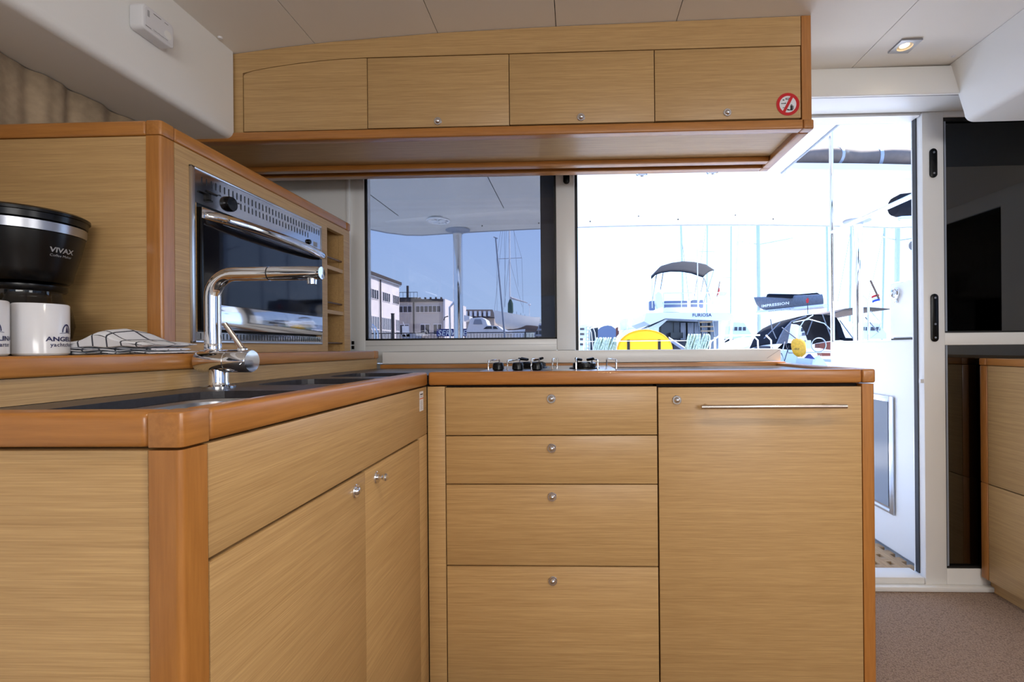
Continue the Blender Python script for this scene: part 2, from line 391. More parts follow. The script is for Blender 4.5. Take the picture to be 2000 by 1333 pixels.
# aft wall
struct(obj('wall_aft', box(-1.29, -0.945, 1.88, 1.94, 0, 2.0), 'frame_cream'), 'cream panel of the aft bulkhead left of the window', 'wall')
struct(obj('wall_aft_apron', box(-0.945, 0.80, 1.88, 1.94, 0, 0.93), 'white_liner'), 'white apron of the aft bulkhead below the window', 'wall')
struct(obj('wall_aft_end', box(2.12, 2.24, 1.88, 1.94, 0, 2.0), 'white_liner'), 'white end of the aft bulkhead at the right', 'wall')
tr = sroot('trim_3', 'white header beam above the sliding door', 'header', (1.0, 1.7, 1.90))
obj('beam', box(0.728, 1.45, 1.685, 1.700, 1.899, 2.0), 'white_liner', tr, 0.004, 3)
obj('track_channel', box(0.728, 1.45, 1.7005, 1.706, 1.902, 1.93), 'black_rubber', tr)
tr = sroot('trim_4', 'cream aluminium head rail over window and door', 'frame', (0.6, 1.9, 1.94))
obj('head_rail', box(-0.945, 2.12, 1.885, 1.96, 1.942, 2.03), 'frame_cream', tr, 0.003)
obj('head_rail', box(0.728, 1.60, 1.7070, 1.884, 1.932, 2.0), 'frame_cream', tr, 0.003)
obj('head_bead', box(0.012, 1.405, 1.890, 1.955, 1.922, 1.942), 'frame_cream', tr)
# sill box
tr = sroot('trim_5', 'white moulded window sill box behind the hob', 'sill', (0, 1.8, 0.93))
obj('sill_box', box(-0.742, 0.765, 1.722, 1.90, 0.9335, 0.980), 'frame_cream', tr, 0.003)
obj('sill_return', box(-0.885, -0.7425, 1.86, 1.90, 0.9335, 0.980), 'frame_cream', tr)
obj('mitre_joint', MB().add([(0.712, 1.7214, 0.945), (0.714, 1.7214, 0.945), (0.762, 1.7214, 0.977), (0.760, 1.7214, 0.977)], [(0, 1, 2, 3)]), 'print_grey', tr)
# left window
wn = sroot('window_1', 'tinted sliding window in cream frame above the counter', 'window', (-0.45, 1.9, 0.98))
obj('jamb', box(-0.945, -0.885, 1.885, 1.95, 0.93, 1.942), 'frame_cream', wn, 0.003)
obj('jamb_strip', box(-0.953, -0.941, 1.872, 1.886, 0.985, 1.942), 'gelcoat', wn, 0.002)
obj('meeting_stile', box(-0.078, 0.0, 1.885, 1.95, 0.98, 1.942), 'frame_cream', wn, 0.004)
obj('bottom_rail', box(-0.885, -0.078, 1.888, 1.95, 0.98, 1.028), 'frame_cream', wn, 0.003)
obj('bottom_groove', box(-0.882, -0.080, 1.8872, 1.889, 1.005, 1.0062), 'print_grey', wn)
g = 0.010
for b in ((-0.885, -0.885 + g, 1.028, 1.93), (-0.078 - 0.008, -0.078, 1.028, 1.93), (-0.885, -0.078, 1.028, 1.028 + 0.007)):
    obj('gasket', box(b[0], b[1], 1.892, 1.90, b[2], b[3]), 'black_rubber', wn)
obj('pane', box(-0.885, -0.078, 1.902, 1.908, 1.028, 1.94), 'tinted_glass', wn)
obj('outer_stile', box(-0.146, -0.082, 1.93, 1.952, 1.028, 1.94), 'stile_grey', wn)
obj('edge_seal', box(0.0, 0.012, 1.895, 1.945, 0.98, 1.93), 'black_rubber', wn)
def latch(x, z0, z1, wd, y=1.885):
    r = wd / 2
    pts = [(x + r * math.cos(t), z1 - r + r * math.sin(t)) for t in [PI * k / 10 for k in range(11)]] + [(x + r * math.cos(t), z0 + r + r * math.sin(t)) for t in [PI + PI * k / 10 for k in range(11)]]
    return MB().prism(pts, 'y', y - 0.006, y)
obj('latch', latch(-0.033, 1.668, 1.745, 0.026), 'black_plastic', wn, 0.001)
for z in (0.992, 1.012): obj('jamb_clip', box(-0.938, -0.93, 1.879, 1.885, z, z + 0.014), 'black_plastic', wn)
# sliding door
dr = sroot('door_1', 'cream framed sliding door with dark glass panes and black pulls', 'door', (1.7, 1.9, 0))
obj('lock_stile', box(1.408, 1.493, 1.885, 1.95, 0.0, 1.942), 'frame_cream', dr, 0.004)
obj('brush_seal', box(1.4035, 1.408, 1.915, 1.935, 0.05, 1.93), 'metal_dark', dr)
obj('mid_rail', box(1.493, 2.12, 1.887, 1.945, 0.988, 1.038), 'frame_cream', dr, 0.003)
obj('bottom_rail', box(1.493, 2.12, 1.887, 1.945, 0.0, 0.082), 'frame_cream', dr, 0.003)
obj('top_rail', box(1.493, 2.12, 1.887, 1.945, 1.912, 1.942), 'frame_cream', dr, 0.003)
obj('top_gasket', box(1.493, 2.12, 1.892, 1.904, 1.900, 1.912), 'black_rubber', dr)
for z0, z1 in ((1.038, 1.905), (0.082, 0.988)):
    p = obj('pane', box(1.493, 2.12, 1.906, 1.912, z0, z1), 'dark_glass', dr)
    obj('gasket', box(1.493, 1.500, 1.893, 1.904, z0, z1), 'black_rubber', p)
    obj('gasket', box(1.500, 2.12, 1.893, 1.904, z0, z0 + 0.007), 'black_rubber', p)
    obj('glazing_bead', box(1.503, 1.512, 1.899, 1.905, z0 + 0.007, z1), 'boat_grey', p)
for z0, z1, n in ((1.665, 1.783, 2), (1.002, 1.196, 3)):
    h = obj('pull', latch(1.449, z0, z1, 0.029), 'black_plastic', dr, 0.0015)
    for k in range(n):
        z = z0 + 0.017 + (z1 - z0 - 0.034) * (k / (n - 1) if n == 2 else (0, 0.34, 1)[k])
        obj('screw', MB().cyl((1.449, 1.877, z), (1.449, 1.8795, z), 0.004, n=10), 'steel', h)
obj('threshold', box(0.80, 1.408, 1.89, 1.975, 0.0, 0.045), 'frame_cream', dr, 0.004)
obj('threshold_ramp', box(0.80, 2.12, 1.862, 1.888, 0.0, 0.020), 'frame_cream', dr, 0.004)
obj('frame_stop', box(1.3965, 1.4078, 1.889, 1.899, 0.835, 0.85), 'alarm_white', dr)

# ================================================================== built-in galley furniture
def knob(parent, c, axis, out=0.0):
    mb = MB().lathe([(0.0125, -0.001), (0.0125, 0.002), (0.0112, 0.0035), (0.0085, 0.0035)], c, axis, 20)
    if out: mb.lathe([(0.005, 0.003), (0.0045, 0.003 + out * 0.6), (0.007, 0.003 + out * 0.75), (0.0078, 0.003 + out), (0.006, 0.006 + out), (0.002, 0.0075 + out), (0.0001, 0.0078 + out)], c, axis, 20)
    else: mb.lathe([(0.0080, 0.002), (0.0075, 0.005), (0.0055, 0.0078), (0.0025, 0.0092), (0.0001, 0.0096)], c, axis, 20)
    return obj('knob', mb, 'chrome', parent)
def corner_post(x0, x1, y0, y1, z0, z1, r, which):
    """post with one strongly rounded vertical corner"""
    cs = {'fr': (x1, y0)}
    pts = [(x0, y0)]
    for k in range(7):
        t = -PI / 2 + PI / 2 * k / 6; pts.append((x1 - r + r * math.cos(t), y0 + r + r * math.sin(t)))
    pts += [(x1, y1), (x0, y1)]
    return MB().prism(pts, 'z', z0, z1)
GZ0 = 0.09
# --- sink cabinet
sc = thing('sink_cabinet', 'oak-veneer sink cabinet with rounded orange corner post, nearest the viewer', 'cabinet', (-0.75, 0.8, 0))
obj('carcass', box(-1.26, -0.412, 0.47, 1.70, 0.0, 0.70), 'gap', sc)
obj('end_panel', box(-1.26, -0.4322, 0.446, 0.464, GZ0, 0.890), 'veneer_x', sc, 0.001)
obj('corner_post', corner_post(-0.4295, -0.396, 0.444, 0.4765, GZ0, 0.8905, 0.0065, 'fr'), 'beech_z', sc)
obj('fascia', box(-0.412, -0.3975, 0.479, 1.199, 0.766, 0.890), 'veneer_y', sc, 0.0008)
d1 = obj('door', box(-0.412, -0.3962, 0.479, 0.8405, GZ0, 0.7615), 'veneer_y', sc, 0.0008)
knob(d1, (-0.3962, 0.803, 0.737), 'x')
d2 = obj('door', box(-0.412, -0.3972, 0.8422, 1.139, GZ0, 0.7615), 'veneer_y', sc, 0.0008)
knob(d2, (-0.3972, 0.890, 0.737), 'x', 0.016)
obj('stile', box(-0.412, -0.3976, 1.1402, 1.199, GZ0, 0.7645), 'veneer_y', sc, 0.0005)
obj('plinth', box(-1.26, -0.44, 0.49, 1.70, 0.0, GZ0), 'veneer_x', sc)
# --- drawer cabinet
dc = thing('drawer_cabinet', 'oak-veneer base cabinet with four drawers under the hob', 'cabinet', (-0.08, 1.45, 0))
obj('carcass', box(-0.385, 0.205, 1.222, 1.70, 0.0, 0.890), 'gap', dc)
obj('stile', box(-0.396, -0.3500, 1.201, 1.221, GZ0, 0.8895), 'veneer_x', dc, 0.0006)
for z0, z1, kz in ((0.7605, 0.8865, 0.856), (0.6315, 0.7575, 0.725), (0.4155, 0.6285, 0.597), (GZ0 + 0.004, 0.4115, 0.375)):
    d = obj('drawer', box(-0.3470, 0.2110, 1.200, 1.221, z0, z1), 'veneer_x', dc, 0.0008)
    knob(d, (-0.066, 1.200, kz), '-y')
obj('plinth', box(-0.396, 0.2125, 1.25, 1.27, 0.0, GZ0), 'veneer_x', dc)
# --- fridge cabinet
fc = thing('fridge_cabinet', 'oak-veneer fridge cabinet with long bar handle at the counter end', 'cabinet', (0.49, 1.45, 0))
obj('carcass', box(0.2135, 0.738, 1.222, 1.70, 0.0, 0.890), 'gap', fc)
d = obj('door', box(0.2150, 0.7370, 1.200, 1.221, GZ0 + 0.004, 0.8835), 'veneer_x', fc, 0.0008)
knob(d, (0.263, 1.200, 0.851), '-y')
mb = MB().cyl((0.318, 1.168, 0.8365), (0.681, 1.168, 0.8365), 0.0056, n=16)
for x in (0.336, 0.640): mb.cyl((x, 1.201, 0.8365), (x, 1.168, 0.8365), 0.0048, n=12)
obj('bar_handle', mb, 'nickel', d)
obj('end_post', corner_post(0.7395, 0.772, 1.200, 1.235, 0.0, 0.8905, 0.008, 'fr'), 'beech_z', fc)
obj('side_panel', box(0.752, 0.770, 1.236, 1.70, 0.0, 0.890), 'veneer_y', fc)
obj('plinth', box(0.2135, 0.738, 1.25, 1.27, 0.0, GZ0), 'veneer_x', fc)
# --- worktop
wt = thing('worktop', 'dark L-shaped worktop with varnished orange wooden edging', 'worktop', (-0.2, 1.3, 0.89))
outer = [(-0.75, 0.479), (-0.43, 0.479), (-0.43, 1.236), (0.739, 1.236), (0.739, 1.70), (-0.75, 1.70)]
HOLES = [(-0.668, -0.45, 0.505, 0.80, 0.055), (-0.682, -0.47, 0.925, 1.115, 0.045), (-0.672, -0.47, 1.195, 1.375, 0.04)]
holed_plate('surface', outer, [rrect(*h) for h in HOLES], 0.905, 0.918, 'worktop_dark', wt)
obj('front_edge', box(-1.20, -0.4315, 0.4435, 0.4780, 0.8930, 0.9285), 'beech_x', wt, 0.006, 3)
obj('corner_block', MB().prism([(-0.4300, 0.4435), (-0.4005, 0.4435), (-0.3970, 0.4445), (-0.3953, 0.4463), (-0.3945, 0.4495), (-0.3945, 0.4780), (-0.4300, 0.4780)], 'z', 0.8930, 0.9285), 'beech_y', wt, 0.005, 3)
obj('front_edge', box(-0.4290, -0.3945, 0.4795, 1.1995, 0.8930, 0.9285), 'beech_y', wt, 0.006, 3)
obj('front_edge', box(-0.3935, 0.7390, 1.1985, 1.2345, 0.8930, 0.9285), 'beech_x', wt, 0.006, 3)
obj('corner_block', MB().prism([(0.7400, 1.1985), (0.7685, 1.1985), (0.7728, 1.2002), (0.7745, 1.2045), (0.7745, 1.2345), (0.7400, 1.2345)], 'z', 0.8930, 0.9285), 'beech_y', wt, 0.005, 3)
obj('end_edge', box(0.7400, 0.7745, 1.2355, 1.702, 0.8930, 0.9285), 'beech_y', wt, 0.005, 3)
obj('back_batten', box(-0.742, 0.7745, 1.703, 1.721, 0.8930, 0.9325), 'beech_x', wt, 0.003)
# --- sinks
def basin(name, h, depth, label):
    x0, x1, y0, y1, r = h
    lv = [(0.010, 0.9048), (-0.002, 0.9046), (-0.006, 0.9005), (-0.012, 0.898 - depth * 0.8), (-0.03, 0.898 - depth), (-0.07, 0.898 - depth - 0.002)]
    mb = MB(); n = None; rings = []
    for e, z in lv: rings.append([(x, y, z) for x, y in rrect(x0 - e, x1 + e, y0 - e, y1 + e, max(0.012, r + e))])
    n = len(rings[0])
    mb.add([p for q in rings for p in q], [(i * n + k, i * n + (k + 1) % n, (i + 1) * n + (k + 1) % n, (i + 1) * n + k) for i in range(len(lv) - 1) for k in range(n)] + [tuple(range((len(lv) - 1) * n, len(lv) * n))])
    t = thing(name, label, 'sink', ((x0 + x1) / 2, (y0 + y1) / 2, 0.898 - depth))
    obj('bowl', mb, 'steel', t)
    obj('drain', MB().lathe([(0.0001, 0.0), (0.012, 0.001), (0.03, 0.003), (0.034, 0.0005), (0.034, -0.004)], ((x0 + x1) / 2, (y0 + y1) / 2, 0.898 - depth - 0.001), n=20), 'chrome', t)
basin('sink_bowl', HOLES[0], 0.15, 'large stainless steel sink bowl sunk in the near end of the dark worktop')
basin('sink_bowl', HOLES[1], 0.12, 'middle stainless steel sink bowl just beyond the tap')
basin('sink_bowl', HOLES[2], 0.10, 'small stainless steel bowl in the inner corner of the worktop')
# --- backsplash with ledge
bs = thing('ledge', 'oak backsplash with orange wooden ledge behind the sinks', 'ledge', (-0.9, 1.1, 0.918))
obj('backsplash', box(-0.768, -0.752, 0.30, 1.699, 0.9185, 0.9545), 'veneer_y', bs)
obj('ledge_edge', box(-0.80, -0.745, 0.30, 1.664, 0.9555, 0.9850), 'beech_y', bs, 0.004, 3)
obj('ledge_end', box(-0.80, -0.745, 1.665, 1.699, 0.9555, 0.9850), 'beech_x', bs, 0.004, 3)
obj('ledge_shelf', box(-1.27, -0.801, 0.30, 1.699, 0.9600, 0.9840), 'veneer_y', bs)
# --- oven tower
ot = thing('oven_tower', 'oak-veneer tall oven housing with orange rounded edges and bottle niches', 'cabinet', (-1.05, 1.3, 0.985))
obj('end_panel', box(-1.250, -0.8885, 0.919, 0.935, 0.9855, 1.4375), 'veneer_x', ot, 0.0006)
obj('corner_post', corner_post(-0.8870, -0.8555, 0.917, 0.9480, 0.9855, 1.4380, 0.006, 'fr'), 'beech_z', ot)
obj('top_edge', box(-1.250, -0.8885, 0.9165, 0.9485, 1.4395, 1.4700), 'beech_x', ot, 0.005, 3)
obj('corner_block', MB().prism([(-0.8870, 0.9165), (-0.8605, 0.9165), (-0.8570, 0.9175), (-0.8553, 0.9195), (-0.8545, 0.9225), (-0.8545, 0.9480), (-0.8870, 0.9480)], 'z', 1.4395, 1.4700), 'beech_y', ot, 0.004, 3)
obj('top_edge', box(-0.8870, -0.8545, 0.9495, 1.680, 1.4395, 1.4700), 'beech_y', ot, 0.005, 3)
obj('top_end', box(-0.8870, -0.8545, 1.6812, 1.7100, 1.4395, 1.4700), 'beech_x', ot, 0.005, 3)
obj('top_panel', box(-1.250, -0.8880, 0.95, 1.705, 1.440, 1.462), 'veneer_y', ot)
for b in ((0.9495, 1.0055, 0.9855, 1.438), (1.487, 1.5475, 0.9855, 1.438), (1.660, 1.704, 0.9855, 1.438), (1.0055, 1.487, 1.386, 1.438), (1.0055, 1.487, 0.9855, 1.026), (1.5475, 1.660, 1.414, 1.438)):
    obj('face_frame', box(-0.875, -0.856, *b), 'veneer_y', ot)
obj('niche_back', box(-1.10, -1.09, 1.54, 1.67, 0.9855, 1.438), 'veneer_y', ot)
for y in (1.536, 1.661): obj('niche_side', box(-1.10, -0.876, y, y + 0.011, 0.9855, 1.438), 'veneer_y', ot)
for z in (1.272, 1.117): obj('shelf', box(-1.089, -0.858, 1.5476, 1.6599, z, z + 0.013), 'veneer_y', ot)
for z in (1.316, 1.157, 1.014): obj('rail', MB().cyl((-0.866, 1.546, z), (-0.866, 1.661, z), 0.0036, n=10), 'brass_dark', ot)
# --- oven
ov = thing('oven', 'built-in mirror steel oven with black glass door and bowed chrome handle', 'oven', (-0.86, 1.25, 1.008))
FX = -0.8555
mb = MB()
yo0, yo1, zo0, zo1 = 0.986, 1.507, 1.008, 1.406
t = 0.011
for b in ((yo0, yo0 + t, zo0, zo1), (yo1 - 0.004, yo1, zo0, zo1), (yo0, yo1, zo1 - 0.006, zo1), (yo0, yo1, zo0, zo0 + 0.006)):
    obj('frame', box(FX - 0.004, FX + 0.005, *b), 'steel', ov, 0.002)
obj('body', box(-1.06, FX - 0.016, 1.009, 1.484, 1.03, 1.383), 'gap', ov)
fa = obj('control_panel', box(FX - 0.012, FX + 0.0025, yo0 + t, yo1 - 0.004, 1.326, zo1 - 0.006), 'mirror_steel', ov)
def slot_row(y0, y1, n, z0, z1, wd, par, x):
    for k in range(n):
        y = y0 + (y1 - y0) * k / (n - 1)
        obj('vent_slot', MB().prism([(y + wd * math.cos(a), (z1 if math.sin(a) > 0 else z0) + wd * math.sin(a)) for a in [2 * PI * (q + .5) / 8 for q in range(8)]], 'x', x - 0.0012, x + 0.0005), 'black_rubber', par, smooth=False)
slot_row(1.017, 1.492, 36, 1.3735, 1.3875, 0.0017, fa, FX + 0.0025)
slot_row(1.125, 1.430, 23, 1.3515, 1.3640, 0.0017, fa, FX + 0.0025)
kn = obj('thermostat_knob', MB().lathe([(0.0185, 0), (0.0185, 0.006), (0.0165, 0.0105), (0.0001, 0.011)], (FX + 0.0025, 1.098, 1.352), 'x', 24), 'black_plastic', fa)
obj('small_knob', MB().lathe([(0.008, 0), (0.008, 0.004), (0.0065, 0.007), (0.0001, 0.0075)], (FX + 0.0025, 1.432, 1.337), 'x', 16), 'black_plastic', fa)
mb = MB().cyl((FX + 0.012, 1.018, 1.3565), (FX + 0.012, 1.049, 1.3565), 0.0028, n=8).box(FX, FX + 0.010, 1.030, 1.035, 1.339, 1.356).box(FX, FX + 0.010, 1.030, 1.040, 1.337, 1.341)
obj('ignition_tap', mb, 'black_plastic', fa)
for y, wd in ((1.066, 0.007), (1.128, 0.006), (1.460, 0.022)):
    obj('marking', box(FX + 0.0024, FX + 0.0029, y, y + wd, 1.362 if wd < 0.01 else 1.318 + 0.012, 1.365 if wd < 0.01 else 1.345), 'print_black' if wd < 0.01 else 'print_grey', fa)
obj('door_recess', box(FX - 0.014, FX - 0.006, 0.998, 1.502, 1.033, 1.326), 'black_rubber', ov)
dv = obj('door', box(FX - 0.005, FX + 0.010, 1.006, 1.496, 1.038, 1.318), 'black_plastic', ov, 0.002)
obj('glass', box(FX + 0.0100, FX + 0.0115, 1.012, 1.494, 1.100, 1.290), 'oven_glass', dv)
obj('lower_strip', box(FX + 0.0100, FX + 0.0118, 1.012, 1.494, 1.040, 1.099), 'mirror_steel', dv, 0.0006)
obj('upper_strip', box(FX + 0.0100, FX + 0.0118, 1.007, 1.495, 1.292, 1.317), 'mirror_steel', dv, 0.0006)
hp = [(FX + 0.012 + 0.040 * math.sin(PI * min(1, max(0, (k / 24)))) ** 0.45, 1.012 + 0.474 * k / 24, 1.298) for k in range(25)]
obj('handle', MB().tube(hp, [0.0125 if 0 < k < 24 else 0.009 for k in range(25)], 14), 'chrome', dv)
lw = obj('lower_vent', box(FX - 0.012, FX + 0.0015, yo0 + t, yo1 - 0.004, zo0 + 0.006, 1.0335), 'mirror_steel', ov)
slot_row(1.012, 1.494, 44, 1.0180, 1.0295, 0.0014, lw, FX + 0.0015)

# --- upper cabinet
uc = thing('wall_cabinet', 'long oak-veneer overhead cabinet with four flap doors above the window', 'cabinet', (-0.17, 1.55, 1.65))
U0, U1, UY = -1.063, 0.690, 1.402
obj('carcass', box(-1.262, 0.716, UY + 0.02, 1.74, 1.69, 1.885), 'gap', uc)
xs = [-1.10] + [a for a, _ in ZC if -1.09 < a < 0.69] + [0.690]
def door_top(x):
    if x >= -0.643: return 1.9005
    u = (x + 1.038) / (1.038 - 0.643); return 1.862 + 0.0375 * math.sin(PI / 2 * min(1, u)) ** 0.8
topx = sorted(set(xs + [-1.038 + 0.395 * k / 12 for k in range(13)]))
mb = MB()
front = [(x, interp(ZC, x) - 0.0015) for x in topx] + [(x, door_top(x) + 0.0022) for x in reversed([q for q in topx if q >= -1.0405])] + [(-1.0405, door_top(-1.038) + 0.0022), (-1.0405, 1.676), (-1.10, 1.676)]
mb.prism(front, 'y', UY, UY + 0.019)
obj('surround', mb, 'veneer_x', uc, smooth=False)
edges = [-1.038, -0.6430, -0.1990, 0.2475, 0.6890]
kn = [None, (-0.422, 1.697), (0.022, 1.699), (0.467, 1.7025)]
for i in range(4):
    a, b = edges[i] + 0.0013, edges[i + 1] - 0.0013
    if i == 0:
        pts = [(a, 1.679), (b, 1.679), (b, 1.899)] + [(x, door_top(x) - 0.0005) for x in [b - (b - a) * k / 14 for k in range(1, 14)]] + [(a + 0.004, door_top(a) - 0.002), (a, door_top(a) - 0.008)]
        d = obj('door', MB().prism(pts, 'y', UY - 0.001, UY + 0.018), 'veneer_x', uc, smooth=False)
    else:
        d = obj('door', box(a, b, UY - 0.001, UY + 0.018, 1.6795 + 0.001 * i, 1.899), 'veneer_x', uc, 0.0007)
    if kn[i]: knob(d, (kn[i][0], UY - 0.001, kn[i][1]), '-y')
obj('end_post', corner_post(0.6915, 0.7220, UY - 0.001, UY + 0.03, 1.6755, 1.9915, 0.005, 'fr'), 'beech_z', uc)
obj('end_panel', box(0.702, 0.720, UY + 0.03, 1.74, 1.676, 1.990), 'veneer_y', uc)
obj('bottom_edge', box(-1.262, 0.6915, 1.3935, 1.4260, 1.6465, 1.6745), 'beech_x', uc, 0.004, 3)
obj('corner_block', MB().prism([(0.6930, 1.3935), (0.716, 1.3935), (0.7235, 1.396), (0.7260, 1.402), (0.7260, 1.4260), (0.6930, 1.4260)], 'z', 1.6465, 1.6745), 'beech_y', uc, 0.004, 3)
obj('end_edge', box(0.6930, 0.7250, 1.4270, 1.7010, 1.6465, 1.6745), 'beech_y', uc, 0.004, 3)
obj('underside', box(-1.262, 0.6925, 1.427, 1.74, 1.6660, 1.6745), 'veneer_x', uc)
obj('rear_batten', box(-1.262, 0.6925, 1.640, 1.668, 1.6480, 1.6655), 'beech_x', uc, 0.002)
obj('dark_gap_strip', box(-1.262, 0.68, 1.6685, 1.6995, 1.6635, 1.6658), 'gap', uc)  # near-black strip painting the dark gap between the rear battens
obj('rear_edge', box(-1.262, 0.6925, 1.702, 1.735, 1.6480, 1.6655), 'beech_x', uc, 0.002)
obj('rear_corner', box(0.6930, 0.7250, 1.7020, 1.735, 1.6480, 1.6745), 'beech_y', uc, 0.002)

# --- right-hand cabinet
rc = thing('low_cabinet', 'low oak-veneer cabinet with two fronts beside the sliding door', 'cabinet', (1.9, 1.4, 0))
RX = 1.622
obj('carcass', box(RX + 0.022, 2.225, 0.25, 1.878, 0.06, 0.905), 'gap', rc)
obj('corner_post', box(RX, RX + 0.034, 1.848, 1.880, 0.055, 0.4375), 'beech_z', rc, 0.003)
obj('corner_post', box(RX, RX + 0.034, 1.848, 1.880, 0.4385, 0.9055), 'beech_z', rc, 0.003)
obj('top_edge', box(RX - 0.003, RX + 0.032, 0.25, 1.8475, 0.9065, 0.9350), 'beech_y', rc, 0.005, 3)
obj('corner_block', box(RX - 0.003, RX + 0.032, 1.8485, 1.8810, 0.9065, 0.9350), 'beech_x', rc, 0.005, 3)
obj('top', box(RX + 0.033, 2.225, 0.25, 1.880, 0.9065, 0.932), 'veneer_y', rc)
obj('front', box(RX + 0.001, RX + 0.02, 0.25, 1.8465, 0.4395, 0.9050), 'veneer_y', rc, 0.0008)
d = obj('front', box(RX + 0.001, RX + 0.02, 0.25, 1.8465, 0.0550, 0.4355), 'veneer_y', rc, 0.0008)
for k in range(10): obj('vent_hole', MB().cyl((RX + 0.0004, 1.558, 0.25 + 0.016 * k), (RX + 0.002, 1.558, 0.25 + 0.016 * k), 0.003, n=8), 'black_rubber', d)
obj('plinth', box(RX + 0.035, 2.225, 0.27, 1.878, 0.0, 0.0545), 'veneer_y', rc)
obj('plinth_screw', MB().cyl((RX + 0.0342, 1.67, 0.03), (RX + 0.0365, 1.67, 0.03), 0.004, n=8), 'black_rubber', rc)

# ================================================================== loose and fitted things in the galley
# hob
hb = thing('gas_hob', 'low stainless gas hob with three black knobs and wire pan supports', 'hob', (-0.08, 1.45, 0.918))
obj('plate', MB().prism(rrect(-0.275, 0.118, 1.262, 1.64, 0.03), 'z', 0.9182, 0.9262), 'steel', hb, 0.002)
for x in (-0.226, -0.1690, -0.1135):
    obj('knob', MB().lathe([(0.012, 0.9262), (0.0165, 0.929), (0.0165, 0.941), (0.0145, 0.9475), (0.009, 0.9495), (0.0001, 0.950)], (x, 1.318, 0), n=24), 'black_plastic', hb)
for x, y, r in ((-0.145, 1.47, 0.048), (0.026, 1.40, 0.036)):
    b = obj('burner', MB().lathe([(r + 0.012, 0.9262), (r + 0.010, 0.930), (r, 0.932), (r, 0.942), (r * 0.8, 0.946), (0.0001, 0.947)], (x, y, 0), n=28), 'black_plastic', hb)
    for k in range(4):
        a = PI / 4 + PI / 2 * k
        obj('burner_arm', MB().tube([(x + r * 0.35 * math.cos(a), y + r * 0.35 * math.sin(a), 0.953), (x + r * 1.05 * math.cos(a), y + r * 1.05 * math.sin(a), 0.9565)], 0.004, 8), 'black_plastic', b)
def staple(p, q, h):
    (x0, y0), (x1, y1) = p, q; z0, z1 = 0.926, 0.926 + h
    e = Vector((x1 - x0, y1 - y0, 0)).normalized() * 0.005
    return MB().tube([(x0, y0, z0), (x0, y0, z1 - 0.005), (x0 + e.x * .4, y0 + e.y * .4, z1 - 0.0012), (x0 + e.x, y0 + e.y, z1), (x1 - e.x, y1 - e.y, z1), (x1 - e.x * .4, y1 - e.y * .4, z1 - 0.0012), (x1, y1, z1 - 0.005), (x1, y1, z0)], 0.0022, 8)
for p, q, h in (((-0.249, 1.285), (-0.240, 1.42), 0.029), ((-0.194, 1.285), (-0.176, 1.42), 0.029), ((-0.126, 1.285), (-0.115, 1.42), 0.032), ((-0.067, 1.30), (-0.062, 1.50), 0.032), ((0.0, 1.285), (0.004, 1.42), 0.033), ((0.061, 1.285), (0.050, 1.42), 0.029), ((0.113, 1.285), (0.098, 1.46), 0.029)):
    obj('pan_support', staple(p, q, h), 'chrome', hb)
# tap
tp = thing('kitchen_tap', 'chrome single-lever kitchen tap standing over the sink bowls', 'tap', (-0.70, 0.872, 0.918))
obj('base', MB().lathe([(0.028, 0.9182), (0.028, 0.921), (0.018, 0.924), (0.0165, 0.93), (0.0165, 0.965)], (-0.70, 0.872, 0), n=28), 'chrome', tp)
vb = obj('valve_body', MB().lathe([(0.012, 0), (0.020, 0.001), (0.0222, 0.004), (0.0222, 0.060), (0.0214, 0.061), (0.0214, 0.0622), (0.0222, 0.0632), (0.0222, 0.103), (0.0212, 0.1045)], (-0.7385, 0.872, 0.9695), 'x', 32), 'chrome', tp)
obj('end_cap', MB().lathe([(0.0210, 0), (0.0205, 0.0012), (0.0001, 0.0014)], (-0.634, 0.872, 0.9695), 'x', 32), 'mirror_steel', vb)
lv = obj('lever', MB().cyl((-0.6465, 0.872, 0.985), (-0.683, 0.866, 1.043), 0.0052, 0.0045, 14), 'nickel', tp)
obj('lever_socket', MB().lathe([(0.009, 0.0), (0.009, 0.004), (0.006, 0.006)], (-0.652, 0.872, 0.9900), 'z', 16), 'chrome', lv)
pts = [(-0.7115, 0.872, 0.988), (-0.7115, 0.872, 1.095)]
for k in range(1, 9):
    a = PI / 2 * k / 8; pts.append((-0.7115 + 0.045 * (1 - math.cos(a)), 0.872, 1.095 + 0.045 * math.sin(a)))
pts.append((-0.597, 0.872, 1.1400))
obj('column', MB().tube(pts, 0.0138, 24), 'chrome', tp)
obj('column_ring', MB().lathe([(0.0138, 0.984), (0.0143, 0.985), (0.0143, 1.003), (0.0138, 1.004)], (-0.7115, 0.872, 0), n=24), 'chrome', tp)
obj('spout_gap', MB().cyl((-0.598, 0.872, 1.14), (-0.5945, 0.872, 1.14), 0.0128, n=24), 'black_rubber', tp)
spt = obj('pull_out_spout', MB().lathe([(0.0138, 0), (0.0134, 0.07), (0.0126, 0.094), (0.012, 0.097), (0.0001, 0.0972)], (-0.5945, 0.872, 1.14), 'x', 24), 'chrome', tp)
obj('aerator', MB().lathe([(0.0085, -0.008), (0.009, 0.0), (0.008, 0.012)], (-0.5130, 0.872, 1.1265), 'z', 18), 'chrome', spt)
obj('spout_button', MB().lathe([(0.0122, 0), (0.0122, 0.004), (0.0001, 0.005)], (-0.4972, 0.872, 1.14), 'x', 20), 'mirror_steel', spt)

